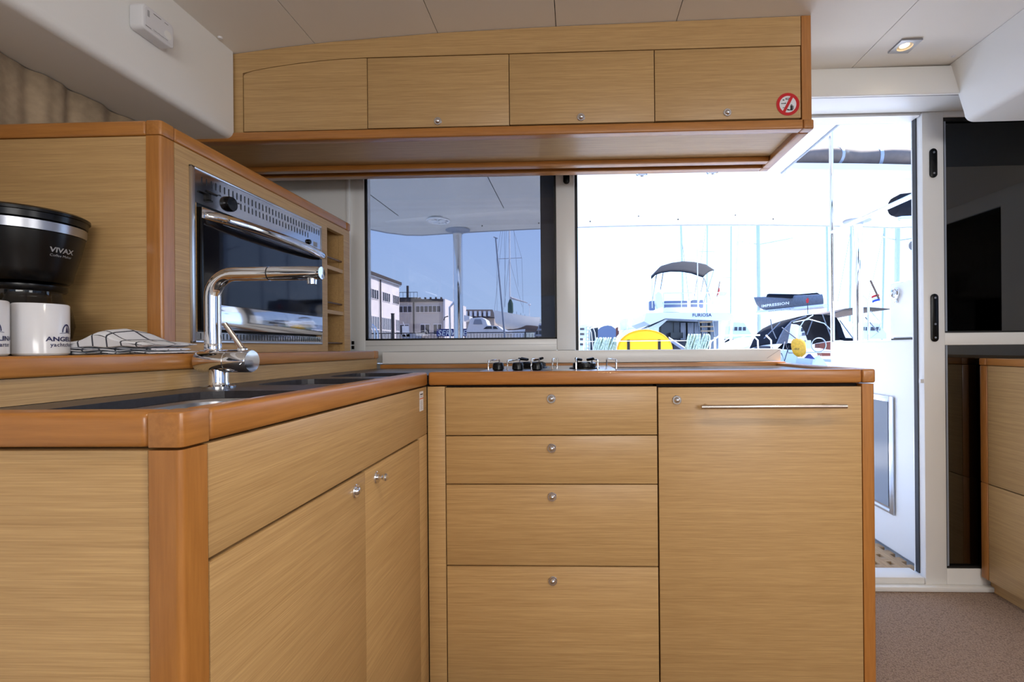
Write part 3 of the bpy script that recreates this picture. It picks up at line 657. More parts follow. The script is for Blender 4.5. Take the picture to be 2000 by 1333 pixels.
# mugs
def wrap(cx, cy, r_of, a0, z0):
    def f(x, y):
        r = r_of(z0 + y) + 0.0005; a = a0 + x / r
        return (cx + r * math.cos(a), cy + r * math.sin(a), z0 + y)
    return f
def mug(cx, cy, a_text, label, a_handle):
    R, H, Z = 0.0352, 0.090, 0.985
    t = thing('mug', label, 'mug', (cx, cy, Z), 'printed mugs on the ledge')
    obj('body', MB().lathe([(0.0001, Z), (R - 0.003, Z), (R, Z + 0.003), (R, Z + H - 0.002), (R - 0.0015, Z + H), (R - 0.0035, Z + H - 0.002), (R - 0.004, Z + 0.008), (0.0001, Z + 0.006)], (cx, cy, 0), n=48), 'mug_white', t)
    hx, hy = math.cos(a_handle), math.sin(a_handle)
    obj('handle', MB().tube([(cx + hx * (R - 0.002 + 0.026 * math.sin(PI * k / 10)), cy + hy * (R - 0.002 + 0.026 * math.sin(PI * k / 10)), Z + 0.075 - 0.058 * k / 10) for k in range(11)], 0.0048, 10), 'mug_white', t)
    rr = lambda z: R
    text('brand_print', 'ANGELINA', 0.0108, 'print_navy', t, wrap(cx, cy, rr, a_text, Z + 0.0245), bold=0.0003, squash=1.15)
    text('small_print', 'yachtcharter', 0.0094, 'print_navy', t, wrap(cx, cy, rr, a_text, Z + 0.0150), squash=0.92, spacing=1.12, bold=0.00015)
    pl = wrap(cx, cy, rr, a_text, Z + 0.040)
    mb = MB()
    def strip(outer, inner):
        n = len(outer); mb.add([pl(*p) for p in outer] + [pl(*p) for p in inner], [(i, i + 1, n + i + 1, n + i) for i in range(n - 1)])
    strip([(0.0085 * math.cos(PI * k / 16), 0.0150 * math.sin(PI * k / 16)) for k in range(17)], [(0.0066 * math.cos(PI * k / 16), 0.0122 * math.sin(PI * k / 16)) for k in range(17)])
    strip([(0.0002 + 0.0004 * k, 0.0138 - 0.0023 * k) for k in range(7)], [(-0.0002 - 0.0004 * k * (0.2 if k < 3 else 0.6), 0.0138 - 0.0023 * k) for k in range(7)])
    strip([(0.0028 + 0.0004 * k, 0.0100 - 0.0017 * k) for k in range(7)], [(0.0024 + 0.0001 * k, 0.0100 - 0.0017 * k) for k in range(7)])
    strip([(-0.0125 + 0.025 * k / 12, -0.0018 + 0.0014 * math.sin(PI * k / 12)) for k in range(13)], [(-0.0125 + 0.025 * k / 12, -0.0026 + 0.0014 * math.sin(PI * k / 12)) for k in range(13)])
    obj('logo_print', mb, 'print_navy', t, smooth=False)
    return t
mx_, my_ = -0.946, 0.778
face = math.atan2(-my_, -mx_)
mug(mx_, my_, face + math.radians(57), 'white mug with navy sail logo standing next to the checked tea towel', face + math.radians(200))
mx2, my2 = -0.960, 0.700
mug(mx2, my2, math.atan2(-my2, -mx2) + math.radians(33), 'white mug with navy print cut off by the left picture edge', math.atan2(-my2, -mx2) + math.radians(230))

# coffee maker
kx, ky = -1.040, 0.832
cm = thing('coffee_maker', 'black drip coffee maker with steel band behind the white mugs', 'coffee maker', (kx, ky, 0.985))
ky2 = ky
def turned(name, prof, m, par=cm, n=48): return obj(name, MB().lathe(prof, (kx, ky2, 0), n=n), m, par)
turned('hot_plate', [(0.074, 0.985), (0.076, 0.990), (0.076, 1.004), (0.066, 1.008), (0.0001, 1.008)], 'black_plastic')
ca = turned('carafe', [(0.052, 1.0085), (0.060, 1.018), (0.064, 1.040), (0.060, 1.070), (0.050, 1.092), (0.047, 1.104), (0.050, 1.112)], 'carafe_glass')
turned('coffee', [(0.0001, 1.010), (0.050, 1.0105), (0.058, 1.020), (0.0615, 1.038), (0.0605, 1.050), (0.0001, 1.050)], 'black_plastic', ca)
turned('carafe_lid', [(0.052, 1.105), (0.054, 1.108), (0.054, 1.116), (0.03, 1.121), (0.0001, 1.1215)], 'black_plastic', ca)
fr_ = [(1.122, 0.056), (1.128, 0.061), (1.145, 0.064), (1.175, 0.0715), (1.200, 0.0765), (1.212, 0.0785)]
fu = turned('filter_housing', [(0.0001, 1.122)] + [(r, z) for z, r in fr_] + [(0.0001, 1.2125)], 'black_plastic')
turned('steel_band', [(0.0780, 1.2125), (0.0802, 1.2135), (0.0812, 1.2300), (0.0785, 1.2312)], 'steel_brushed', fu)
turned('lid', [(0.0795, 1.2318), (0.0822, 1.2335), (0.0835, 1.2440), (0.0862, 1.2450), (0.0862, 1.2500), (0.080, 1.2540), (0.0001, 1.2580)], 'black_plastic')
obj('tank', MB().prism(rrect(kx - 0.15, kx - 0.062, ky2 - 0.066, ky2 + 0.066, 0.03), 'z', 0.985, 1.245), 'black_plastic', cm, 0.003)
rf = lambda z: interp(fr_, z)
fa_ = math.atan2(-ky2, -kx)
text('brand_print', 'VIVAX', 0.0122, 'print_grey', cm, wrap(kx, ky2, rf, fa_ + math.radians(38), 1.1770), bold=0.0004, squash=1.12)
text('small_print', 'Coffee Maker', 0.0062, 'print_grey', cm, wrap(kx, ky2, rf, fa_ + math.radians(38), 1.1690), squash=1.05)

# tea towel: folded layers with a peaked top fold
tw = thing('tea_towel', 'folded white tea towel with dark grid check beside the oven housing', 'towel', (-0.86, 0.86, 0.985))
def fold(y0, y1, x0, x1, zb, zt, peak, uvs, seed):
    rnd = random.Random(seed); nu, nv = 30, 16; ph = rnd.random() * 6
    vs, uv = [], []
    for i in range(nu + 1):
        u = i / nu
        for j in range(nv + 1):
            v = j / nv; a = PI * (v * 2 - 1)       # closed loop section
            cx = x0 + (x1 - x0) * u
            hump = peak * math.exp(-((u - 0.47) / 0.21) ** 2)
            yc = (y0 + y1) / 2; hy = (y1 - y0) / 2 * (1 - 0.12 * math.sin(u * 3 + ph) - 0.18 * max(0, u - 0.75) * 4 * 0.25)
            yy = yc + hy * math.copysign(abs(math.cos(a)) ** 0.45, math.cos(a))
            s = math.sin(a); th = (zt - zb) / 2
            edge = min(1, 0.25 + 6 * u * (1 - u) + 0.1)
            zz = zb + th + th * math.copysign(abs(s) ** 0.6, s) * edge + (hump * (0.55 + 0.45 * math.cos((yy - yc) / hy * 1.3)) if s > -0.05 else 0) + 0.0012 * math.sin(u * 17 + ph + v * 5)
            zz = max(zz, zb)
            vs.append((cx, yy, zz)); uv.append((cx * uvs + 0.3 + seed * .21, (math.cos(a) * 1.6 if s > 0 else 3.2 - math.cos(a) * 1.6) + 0.07 * s + seed * .3))
    mb = MB(); mb.add(vs, [(i * (nv + 1) + j, (i + 1) * (nv + 1) + j, (i + 1) * (nv + 1) + j + 1, i * (nv + 1) + j + 1) for i in range(nu) for j in range(nv)])
    mb.f.append(tuple(range(nv + 1))); mb.f.append(tuple(range(nu * (nv + 1), (nu + 1) * (nv + 1)))[::-1])
    return mb, uv
for k, (y0, y1, x0, x1, zb, zt, pk) in enumerate(((0.800, 0.905, -0.965, -0.772, 0.985, 0.9905, 0.0), (0.802, 0.900, -0.96, -0.775, 0.991, 0.9970, 0.001), (0.798, 0.898, -0.955, -0.768, 0.9975, 1.0075, 0.026))):
    mb, uv = fold(y0, y1, x0, x1, zb, zt, pk, 34, k + 1)
    obj('fold', mb, 'towel_check', tw, uv=uv)

# gas alarm
al = thing('gas_alarm', 'small white rectangular gas alarm fixed to the left soffit', 'alarm', (-1.05, 1.1, 1.768))
obj('case', MB().prism(rrect(1.061, 1.146, 1.768, 1.830, 0.010), 'x', -1.0655, -1.031), 'alarm_white', al, 0.003, 3)
obj('face_plate', MB().prism(rrect(1.067, 1.140, 1.776, 1.824, 0.006), 'x', -1.031, -1.0302), 'alarm_white', al)
for k in range(5): obj('vent_line', box(-1.0303, -1.0298, 1.072, 1.0775, 1.804 + 0.0032 * k, 1.8050 + 0.0032 * k), 'print_black', al)
obj('slot', box(-1.0303, -1.0298, 1.088, 1.108, 1.8195, 1.8208), 'print_black', al)
obj('slot', box(-1.0303, -1.0298, 1.118, 1.128, 1.8195, 1.8205), 'print_black', al)
obj('slot', box(-1.0303, -1.0298, 1.067, 1.081, 1.7775, 1.7785), 'print_black', al)
obj('test_button', MB().lathe([(0.010, 0), (0.010, 0.0008), (0.009, 0.001), (0.0001, 0.001)], (-1.0302, 1.127, 1.794), 'x', 20), 'white_liner', al)
text('print', 'Carbon Monoxide Alarm', 0.0046, 'print_black', al, lambda x, y: (-1.0297, 1.107 + x, 1.7785 + y), squash=0.85)

# curtain
cu_ = tag(obj('curtain', MB().grid(lambda u, v: (-1.268 + 0.0062 * math.sin(u * 74 + 2.6 * math.sin(u * 11)) + 0.0030 * math.sin(u * 171 + 3 * math.sin(u * 23)) * (1.2 - 0.4 * v), 0.2 + 1.6 * u, 1.30 + 0.353 * v), 400, 4), 'curtain_beige', thick=0.0015), 'beige gathered curtain hanging under the left soffit', 'curtain')

# downlights
def downlight(x, y, label, power=0.4):
    z = interp(ZC, x)
    t = thing('downlight', label, 'downlight', (x, y, z - 0.008), 'square ceiling downlights')
    s = 0.034
    holed_plate('bezel', [(x - s, y - s), (x + s, y - s), (x + s, y + s), (x - s, y + s)], [[(x + 0.023 * math.cos(2 * PI * k / 28), y + 0.023 * math.sin(2 * PI * k / 28)) for k in range(28)]], z - 0.007, z - 0.0006, 'steel_brushed', t)
    obj('cup', MB().lathe([(0.0229, z - 0.007), (0.021, z - 0.0032), (0.015, z - 0.0012)], (x, y, 0), n=28, cap=False), 'lamp_cup', t)
    obj('bulb', MB().lathe([(0.0001, z - 0.0034), (0.011, z - 0.003), (0.0145, z - 0.0008)], (x, y + 0.003, 0), n=24), 'lamp_glow', t)
    l = bpy.data.lights.new('downlight_beam', 'SPOT'); l.energy = power; l.color = (1, 0.86, 0.66); l.spot_size = 2.5; l.spot_blend = 0.9; l.shadow_soft_size = 0.015
    o = bpy.data.objects.new('downlight_beam', l); COL.objects.link(o); o.parent = t; o.location = (0, 0, -0.004)
downlight(1.117, 1.568, 'lit square downlight with steel bezel on the ceiling near the door')
# unseen downlights added to brighten the cabinets, over and behind the viewer
for x, y, lab in ((1.117, 0.35, 'added unseen square downlight on the ceiling over the right cabinet front'), (0.12, 0.30, 'added unseen square downlight on the ceiling above the viewer'), (1.117, -1.2, 'added unseen square downlight on the ceiling far behind at the right'), (0.12, -1.2, 'added unseen square downlight on the ceiling far behind at the middle')):
    downlight(x, y, lab, 20.0 if y > 0 else 6.0)

# stickers
st = thing('sticker', 'round red prohibition sticker on the overhead cabinet door', 'sticker', (0.649, 1.40, 1.69))
sx, sz, R, Y0 = 0.649, 1.7235, 0.0345, 1.4005
obj('disc', MB().cyl((sx, Y0 + 0.0003, sz), (sx, Y0 - 0.0003, sz), R - 0.001, n=40), 'sticker_white', st)
mb = MB(); n = 40
mb.add([(sx + r * math.cos(2 * PI * k / n), Y0 - 0.0006, sz + r * math.sin(2 * PI * k / n)) for r in (R, R * 0.73) for k in range(n)], [(k, (k + 1) % n, n + (k + 1) % n, n + k) for k in range(n)])
a = math.radians(62); ux, uz = math.cos(a), math.sin(a); L, W = R * 0.80, R * 0.125
obj('ring', mb, 'sticker_red', st, smooth=False)
obj('bar', MB().add([(sx + ux * s * L - uz * q * W, Y0 - 0.0007, sz + uz * s * L + ux * q * W) for s, q in ((-1, -1), (1, -1), (1, 1), (-1, 1))], [(0, 1, 2, 3)]), 'sticker_red', st)
def pic(rects):
    mb = MB()
    for x0, z0, x1, z1 in rects:
        mb.add([(sx + R * x0, Y0 - 0.0005, sz + R * z0), (sx + R * x1, Y0 - 0.0005, sz + R * z0), (sx + R * x1, Y0 - 0.0005, sz + R * z1), (sx + R * x0, Y0 - 0.0005, sz + R * z1)], [(0, 1, 2, 3)])
    return mb
obj('pictogram', pic([(0.20, -0.50, 0.42, -0.12), (0.24, -0.10, 0.38, -0.03), (0.45, -0.46, 0.50, -0.14), (-0.05, -0.55, 0.40, -0.46), (-0.08, -0.50, 0.06, -0.42), (-0.20, 0.50, 0.10, 0.55), (-0.20, 0.40, -0.14, 0.55), (-0.14, 0.40, 0.08, 0.45), (0.04, 0.28, 0.10, 0.42), (0.10, 0.20, 0.16, 0.55), (-0.60, 0.04, -0.20, 0.10), (-0.26, 0.04, -0.18, 0.14), (-0.46, 0.34, -0.30, 0.42), (-0.45, -0.32, -0.25, -0.27)]), 'print_black', st, smooth=False)
st = thing('sticker', 'narrow white label with orange stripe on the sink cabinet fascia', 'sticker', (-0.397, 1.158, 0.83))
sx_ = -0.3971
obj('backing', box(sx_ - 0.0003, sx_ + 0.0002, 1.143, 1.170, 0.8315, 0.8815), 'sticker_white', st)
obj('stripe', box(sx_, sx_ + 0.0004, 1.143, 1.170, 0.8620, 0.8645), 'sticker_orange', st)
obj('bold_print', box(sx_, sx_ + 0.0004, 1.147, 1.167, 0.8725, 0.8755), 'print_black', st)
for k in range(2): obj('print_line', box(sx_, sx_ + 0.0004, 1.147, 1.165, 0.8670 + 0.0022 * k, 0.8677 + 0.0022 * k), 'print_grey', st)
for k in range(6): obj('print_line', box(sx_, sx_ + 0.0004, 1.148 + 0.002 * (k % 2), 1.164 - 0.002 * (k % 3), 0.8360 + 0.0040 * k, 0.8372 + 0.0040 * k), 'print_grey', st)

# ================================================================== outside: cockpit of the same boat
def zt(x): return 2.245 - 0.0145 * (x - 0.8) ** 2
ht = thing('hardtop', 'white moulded hardtop over the cockpit with an open hatch', 'hardtop', (0.8, 3.3, 2.1))
HX0, HX1, HY0, HY1 = -1.98, 3.58, 1.985, 4.58
KX0, KX1, KY0, KY1 = 1.50, 3.0, 2.05, 3.32
gx = sorted(set([HX0 + (HX1 - HX0) * k / 40 for k in range(41)] + [KX0, KX1])); gy = sorted(set([HY0 + (HY1 - HY0) * k / 16 for k in range(17)] + [KY0, KY1]))
mb = MB(); idx = {}
def hy(x, y):  # aft edge bows and rounds at the corners
    u = abs((x - 0.8) / 2.78); e = 0.10 * (1 - u * u) - 0.42 * max(0, (u - 0.84) / 0.16) ** 2.2
    k = max(0, (y - 3.6) / (HY1 - 3.6)); return y + e * k
def hz(x, y):
    k = max(0, (y - 4.15) / (HY1 - 4.15)); return zt(x) - 0.02 * (y > 4.05) + 0.012 * k
for top in (0, 1):
    for i, x in enumerate(gx):
        for j, y in enumerate(gy): idx[top, i, j] = len(mb.v); mb.v.append(Vector((x, hy(x, y), hz(x, y) + 0.07 * top)))
cells = [(i, j) for i in range(len(gx) - 1) for j in range(len(gy) - 1) if not (KX0 - 1e-6 <= gx[i] and gx[i + 1] <= KX1 + 1e-6 and KY0 - 1e-6 <= gy[j] and gy[j + 1] <= KY1 + 1e-6)]
cs = set(cells)
for i, j in cells:
    q = [(i, j), (i + 1, j), (i + 1, j + 1), (i, j + 1)]
    mb.f.append(tuple(idx[0, a, b] for a, b in q)); mb.f.append(tuple(idx[1, a, b] for a, b in reversed(q)))
    for (di, dj), (a, b) in (((0, -1), (0, 1)), ((1, 0), (1, 2)), ((0, 1), (2, 3)), ((-1, 0), (3, 0))):
        if (i + di, j + dj) not in cs: mb.f.append((idx[0, q[b][0], q[b][1]], idx[0, q[a][0], q[a][1]], idx[1, q[a][0], q[a][1]], idx[1, q[b][0], q[b][1]]))
obj('shell', mb, 'hardtop_liner', ht)
obj('rim', MB().tube([(x, hy(x, HY1), hz(x, HY1) + 0.0) for x in gx[::1]], 0.009, 8), 'boat_grey', ht)
for x in (HX0,): obj('rim', MB().tube([(x, hy(x, y), hz(x, y)) for y in gy], 0.012, 8), 'gelcoat', ht)
obj('hatch_lip', MB().tube([(KX0 + 0.02 + (KX1 - KX0) * k / 20, KY1 + 0.03, zt(KX0 + (KX1 - KX0) * k / 20) + 0.012) for k in range(21)], 0.034, 10), 'gelcoat', ht)
obj('hatch_lip', MB().tube([(KX0 - 0.01, KY0 + (KY1 - KY0) * k / 8, zt(KX0) - 0.002) for k in range(9)], 0.007, 10), 'boat_grey', ht)
for x, y in ((-0.95, 2.35), (0.35, 2.4)):
    pass
for x0, x1, y in ((-1.7, -0.4, 4.0), (-0.4, 3.3, 4.02)):
    obj('step_moulding', MB().prism([(y, 0), (y + 0.03, -0.016), (y + 0.10, -0.016), (y + 0.12, 0)], 'x', x0, x1 - 0.01) if False else MB().add([(x0 + (x1 - x0) * k / 12, yy, zt(x0 + (x1 - x0) * k / 12) + dz) for k in range(13) for yy, dz in ((y, 0.004), (y + 0.04, -0.02), (y + 0.14, -0.02), (y + 0.16, 0.004))], [(k * 4 + a, k * 4 + a + 1, k * 4 + a + 5, k * 4 + a + 4) for k in range(12) for a in range(3)]), 'hardtop_liner', ht)
for x, y in ((-0.9, 4.4), (-0.35, 4.42), (0.15, 4.44), (0.6, 4.3), (1.0, 4.44), (1.5, 4.3), (1.9, 4.42), (2.4, 4.3)):
    obj('fixing', MB().cyl((x, y, zt(x) - 0.024), (x, y, zt(x)), 0.006, n=8), 'metal_dark', ht)
# seams of the hardtop lining
for x in (-1.55, -0.62):
    obj('seam', box(x, x + 0.004, 2.3, 3.95, zt(x) - 0.003, zt(x) + 0.002), 'metal_dark', ht)
# speaker
p = (-1.247, 4.12)
sk = thing('loudspeaker', 'round white loudspeaker with spoked grille in the hardtop', 'loudspeaker', (p[0], p[1], zt(p[0]) - 0.03))
zz = zt(p[0]) - 0.022
obj('ring', MB().tube([(p[0] + 0.098 * math.cos(2 * PI * k / 32), p[1] + 0.098 * math.sin(2 * PI * k / 32), zz) for k in range(32)], 0.010, 8, True), 'gelcoat', sk)
obj('cone', MB().cyl((p[0], p[1], zz + 0.006), (p[0], p[1], zz + 0.012), 0.092, n=28), 'metal_dark', sk)
obj('hub', MB().cyl((p[0], p[1], zz - 0.010), (p[0], p[1], zz + 0.004), 0.024, n=16), 'gelcoat', sk)
for k in range(9):
    a = 2 * PI * k / 9; obj('spoke', MB().tube([(p[0] + r * math.cos(a + .3 * (r > .05)), p[1] + r * math.sin(a + .3 * (r > .05)), zz - 0.004) for r in (0.02, 0.05, 0.092)], 0.007, 6), 'gelcoat', sk)
for i, (x, y) in enumerate(((0.488, 3.30), (0.989, 3.29))):
    z = zt(x)
    t = thing('cockpit_light', ('round flush light in the hardtop, the left of the pair', 'round flush light in the hardtop, the right of the pair')[i], 'light', (x, y, z - 0.01), 'flush lights in the hardtop')
    obj('bezel', MB().tube([(x + 0.036 * math.cos(2 * PI * k / 24), y + 0.036 * math.sin(2 * PI * k / 24), z - 0.003) for k in range(24)], 0.007, 8, True), 'chrome', t)
    obj('lens', MB().cyl((x, y, z - 0.004), (x, y, z), 0.034, n=24), 'boat_grey', t)
# posts
def post(x, y, label, r=0.046):
    t = thing('hardtop_post', label, 'post', (x, y, 0.35), 'polished hardtop posts')
    obj('tube', MB().cyl((x, y, 0.36), (x, y, zt(x) - 0.03), r, n=28), 'chrome', t)
    obj('socket', MB().lathe([(r + 0.004, zt(x) - 0.055), (r + 0.010, zt(x) - 0.035), (r + 0.07, zt(x) - 0.024), (r + 0.075, zt(x) - 0.012)], (x, y, 0), n=28), 'boat_grey', t)
    obj('foot', MB().lathe([(r + 0.04, 0.35), (r + 0.04, 0.36), (r + 0.002, 0.37)], (x, y, 0), n=24), 'chrome', t)
    s = -1 if x < 0.8 else 1
    obj('grab_bar', MB().tube([(x + s * 0.03, y - 0.02, 0.95), (x + s * 0.075, y - 0.03, 1.0), (x + s * 0.08, y - 0.03, 1.40), (x + s * 0.03, y - 0.02, 1.46)], 0.010, 10), 'chrome', t)
post(-1.166, 4.50, 'thick polished steel post holding the hardtop, seen through the left window', 0.047)
post(2.69, 4.42, 'thick polished steel post holding the hardtop behind the helm box', 0.043)
# helm box
hm = thing('helm_box', 'white moulded helm box with raised back beside the door', 'helm', (1.9, 2.35, 0))
obj('base_moulding', box(1.512, 2.35, 2.0, 2.755, 0.0, 1.015), 'gelcoat', hm, 0.012, 3)
obj('raised_back', box(1.516, 2.35, 2.0, 2.25, 1.021, 1.292), 'gelcoat', hm, 0.018, 3)
obj('shadow_joint', box(1.522, 2.34, 2.01, 2.245, 1.014, 1.022), 'black_rubber', hm)
h = obj('side_locker', box(1.504, 1.514, 2.215, 2.62, 0.19, 0.735), 'mirror_steel', hm, 0.003)
obj('locker_frame', box(1.500, 1.505, 2.205, 2.235, 0.18, 0.745), 'steel', h, 0.002)
obj('locker_frame', box(1.500, 1.505, 2.235, 2.62, 0.725, 0.745), 'steel', h, 0.002)
obj('locker_frame', box(1.500, 1.505, 2.235, 2.62, 0.18, 0.20), 'steel', h, 0.002)
obj('locker_pane', box(1.5015, 1.5035, 2.243, 2.62, 0.21, 0.717), 'window_light', h)
pl_ = obj('pad_eye', MB().tube([(1.505, 2.192 + 0.020 * math.cos(t), 1.232 + 0.024 * math.sin(t)) for t in [2 * PI * k / 18 for k in range(18)]], 0.0055, 8, True), 'chrome', hm)
obj('pad_plate', MB().lathe([(0.016, 0), (0.016, 0.006), (0.006, 0.012), (0.0001, 0.012)], (1.516, 2.190, 1.222), '-x', 18), 'chrome', pl_)
obj('pad_plate', MB().lathe([(0.009, 0), (0.009, 0.008), (0.0001, 0.010)], (1.516, 2.192, 1.196), '-x', 14), 'chrome', pl_)
for z in (0.135, 0.60): obj('screw', MB().cyl((1.508, 2.055, z), (1.513, 2.055, z), 0.005, n=8), 'steel', hm)
# helm rail
rl = thing('helm_rail', 'slim polished steel rail post with a level handrail by the helm', 'rail', (1.522, 2.75, 1.0))
obj('upright', MB().cyl((1.522, 2.745, 1.012), (1.522, 2.745, zt(1.52) + 0.02), 0.0115, n=16), 'chrome', rl)
obj('handrail', MB().cyl((1.522, 2.745, 1.662), (1.522, 1.99, 1.662), 0.0115, n=16), 'chrome', rl)
obj('elbow', MB().ball((1.522, 2.745, 1.662), 0.0135), 'chrome', rl)
# rolled canvases
def roll(name, pts, r, m, straps, label, cat='canvas', mstrap='boat_grey'):
    c = sum((Vector(p) for p in pts), Vector()) / len(pts)
    t = thing(name, label, cat, c - Vector((0, 0, r)))
    obj('roll', MB().tube(pts, [r * (0.75 if k in (0, len(pts) - 1) else 1) for k in range(len(pts))], 14), m, t)
    for k in straps:
        a = Vector(pts[k]); b = Vector(pts[k + 1]); d = (b - a).normalized() * 0.022
        obj('strap', MB().cyl(a, a + d, r * 1.05, n=16), mstrap, t)
    return t
roll('hatch_cover_roll', [(1.52 + 1.25 * k / 16, 3.40 + 0.02 * math.sin(k), zt(1.5 + 1.25 * k / 16) + 0.135 + 0.01 * math.sin(PI * k / 16)) for k in range(17)], 0.062, 'brown_canvas', (1, 5, 9, 13), 'rolled dark brown canvas strapped along the open hatch')
roll('canvas_roll', [P(1745 + 14 * k, 404 - 1.5 * k, 3.35) for k in range(8)], 0.085, 'anthracite_canvas', (), 'dark grey rolled canvas hanging below the hardtop at the right')
roll('canvas_roll', [P(1781 + 8 * k, 480 - k, 3.9) for k in range(6)], 0.050, 'grey_canvas', (), 'small grey rolled canvas beside the door edge, lower of the two')
obj('hanger', MB().cyl(P(1800, 472, 3.9), (P(1800, 472, 3.9).x, 3.9, zt(2.9) + 0.01), 0.008, n=8), 'chrome', bpy.data.objects['canvas_roll.001'])
obj('hanger', MB().cyl(P(1800, 400, 3.35), (P(1800, 400, 3.35).x, 3.35, zt(2.6) + 0.01), 0.008, n=8), 'chrome', bpy.data.objects['canvas_roll'])
t = bpy.data.objects['canvas_roll']
for dy in (0, 4): obj('tube', MB().tube([P(1752, 426 + dy, 3.3), P(1760, 424 + dy, 3.3), P(1850, 421 + dy, 3.3)], 0.007, 8), 'chrome', t)
# cockpit sole of teak grating
fl = sroot('floor_cockpit', 'teak grating sole of the cockpit', 'floor', (1.1, 2.2, -0.03))
obj('sole_base', box(-2.0, 3.6, 1.976, 5.3, -0.08, -0.022), 'gelcoat', fl)
for k in range(7): obj('slat', box(1.03 + 0.068 * k, 1.03 + 0.068 * k + 0.045, 1.98, 2.9, -0.0215, -0.003), 'teak', fl, 0.002)
for k in range(12): obj('cross_slat', box(0.98, 1.51, 1.985 + 0.075 * k, 1.985 + 0.075 * k + 0.045, -0.0215, -0.004), 'teak_x', fl, 0.002)
# cockpit coaming aft
tag(obj('aft_coaming', box(-1.9, 3.5, 5.0, 5.25, -0.08, 0.62), 'gelcoat', None, 0.02), 'white moulded aft coaming of the cockpit', 'coaming')
# stern rail with yellow buoy cover and rope coils
YS = 5.35
sr = thing('stern_rail', 'thin white wire stern rail behind the cockpit', 'rail', (0.9, YS, 0.6))
for z in (1.062, 0.85): obj('wire', MB().cyl((-1.6, YS, z), (1.62, YS, z), 0.004, n=8), 'mast_white', sr)
for x in (-1.6, 0.1, 1.62): obj('stanchion', MB().cyl((x, YS, 0.60), (x, YS, 1.10), 0.014, n=12), 'chrome', sr)
tag(obj('stern_bulwark', box(-2.9, 4.3, YS - 0.09, YS + 0.45, 0.40, 0.60), 'gelcoat', None, 0.03), 'white stern deck carrying the rail', 'deck')
by = thing('lifebuoy_cover', 'bright yellow rounded lifebuoy cover strapped to the stern rail', 'lifebuoy', (0.787, YS - 0.08, 0.6))
bx0, bw, bz1 = 0.787, 0.315, 1.193
mb = MB(); prof = []
for i in range(17):
    t_ = PI * i / 16
    prof.append((bx0 - bw * math.cos(t_) * (1.0 if 0 < i < 16 else 1.0), 0.93 + (bz1 - 0.93) * math.sin(t_) ** 0.85))
prof = [(bx0 - bw * 0.98, 0.66)] + prof + [(bx0 + bw * 0.98, 0.66)]
mb.prism(prof, 'y', YS - 0.125, YS - 0.015)
obj('cover', mb, 'yellow_cover', by, 0.025, 3)
obj('piping', MB().tube([(x, YS - 0.122, z - 0.004) for x, z in prof[1:-1]], 0.006, 6), 'yellow_bag', by)
for x in (bx0 - 0.185, bx0 + 0.165):
    obj('strap', box(x - 0.016, x + 0.016, YS - 0.131, YS - 0.124, 0.68, 1.075), 'black_rubber', by, 0.002)
obj('cord', MB().cyl((bx0 - 0.36, YS - 0.134, 1.062), (bx0 + 0.36, YS - 0.134, 1.062), 0.005, n=8), 'mast_white', by)
def rope_coil(x, z, wd, label, seed):
    t = thing('rope_coil', label, 'rope', (x, YS - 0.04, z - 0.32), 'rope coils on the stern rail')
    rnd = random.Random(seed)
    for k in range(11):
        xx = x - wd / 2 + wd * (k + .5) / 11; h = 0.30 + 0.05 * rnd.random(); w2 = 0.03 + 0.02 * rnd.random()
        obj('loop', MB().tube([(xx + w2 * math.cos(a) + 0.012 * math.sin(2 * a + k), YS - 0.045 + 0.045 * math.sin(a), z - h / 2 + h / 2 * math.sin(a + PI / 2) * 1.0) for a in [2 * PI * q / 20 for q in range(20)]], 0.0105, 6, True), 'rope', t)
rope_coil(0.32, 1.10, 0.25, 'pale green and white rope coil left of the yellow lifebuoy cover', 3)
rope_coil(1.385, 1.13, 0.24, 'pale green and white rope coil right of the yellow lifebuoy cover', 4)
# gangplank end and curved boarding rails beyond the coil
t = thing('boarding_rail', 'white curved tubular rails at the stern right of the rope coils', 'rail', (1.8, 5.7, 0.6))
for k in range(5):
    a0 = 1392 + 26 * k
    obj('tube', MB().tube([P(a0 - 14, 742, 5.7), P(a0 - 4, 668 - k, 5.7), P(a0 + 12, 657 - k, 5.7), P(a0 + 40, 655, 5.7)] if k < 3 else [P(a0, 655, 5.7), P(a0 + 10, 665, 5.7), P(a0 + 13, 742, 5.7)], 0.010, 8), 'mast_white', t)
obj('plank', MB().prism([(-0.14, 0.0), (0.14, 0.0), (0.14, 0.03), (-0.14, 0.03)], 'y', 0, 0.1) if False else MB().add([P(1306, 660, 5.9), P(1309, 668, 5.9), P(1342, 690, 5.5), P(1352, 690, 5.5), P(1306, 658, 6.0), P(1309, 664, 6.0), P(1342, 688, 5.6), P(1352, 688, 5.6)], [(0, 1, 2, 3), (4, 7, 6, 5), (0, 4, 5, 1), (1, 5, 6, 2), (2, 6, 7, 3), (3, 7, 4, 0)]), 'boat_grey', t)

# ================================================================== the marina
tag(obj('water', MB().add([(-120, 5.8, -1.0), (160, 5.8, -1.0), (160, 260, -1.0), (-120, 260, -1.0)], [(0, 1, 2, 3)]), 'water'), 'calm blue harbour water', 'water', kind='stuff')
tag(obj('quay', box(-60, -2.5, 24, 130, -1.3, -0.55), 'concrete'), 'grey concrete quay along the left of the harbour', 'quay', kind='structure')

def face_box(x0, y0, x1, y1, Y, dep): # a box whose front spans those sight lines at distance Y
    a = P(x0, y0, Y); b = P(x1, y1, Y); return MB().box(a.x, b.x, Y, Y + dep, b.z, a.z)
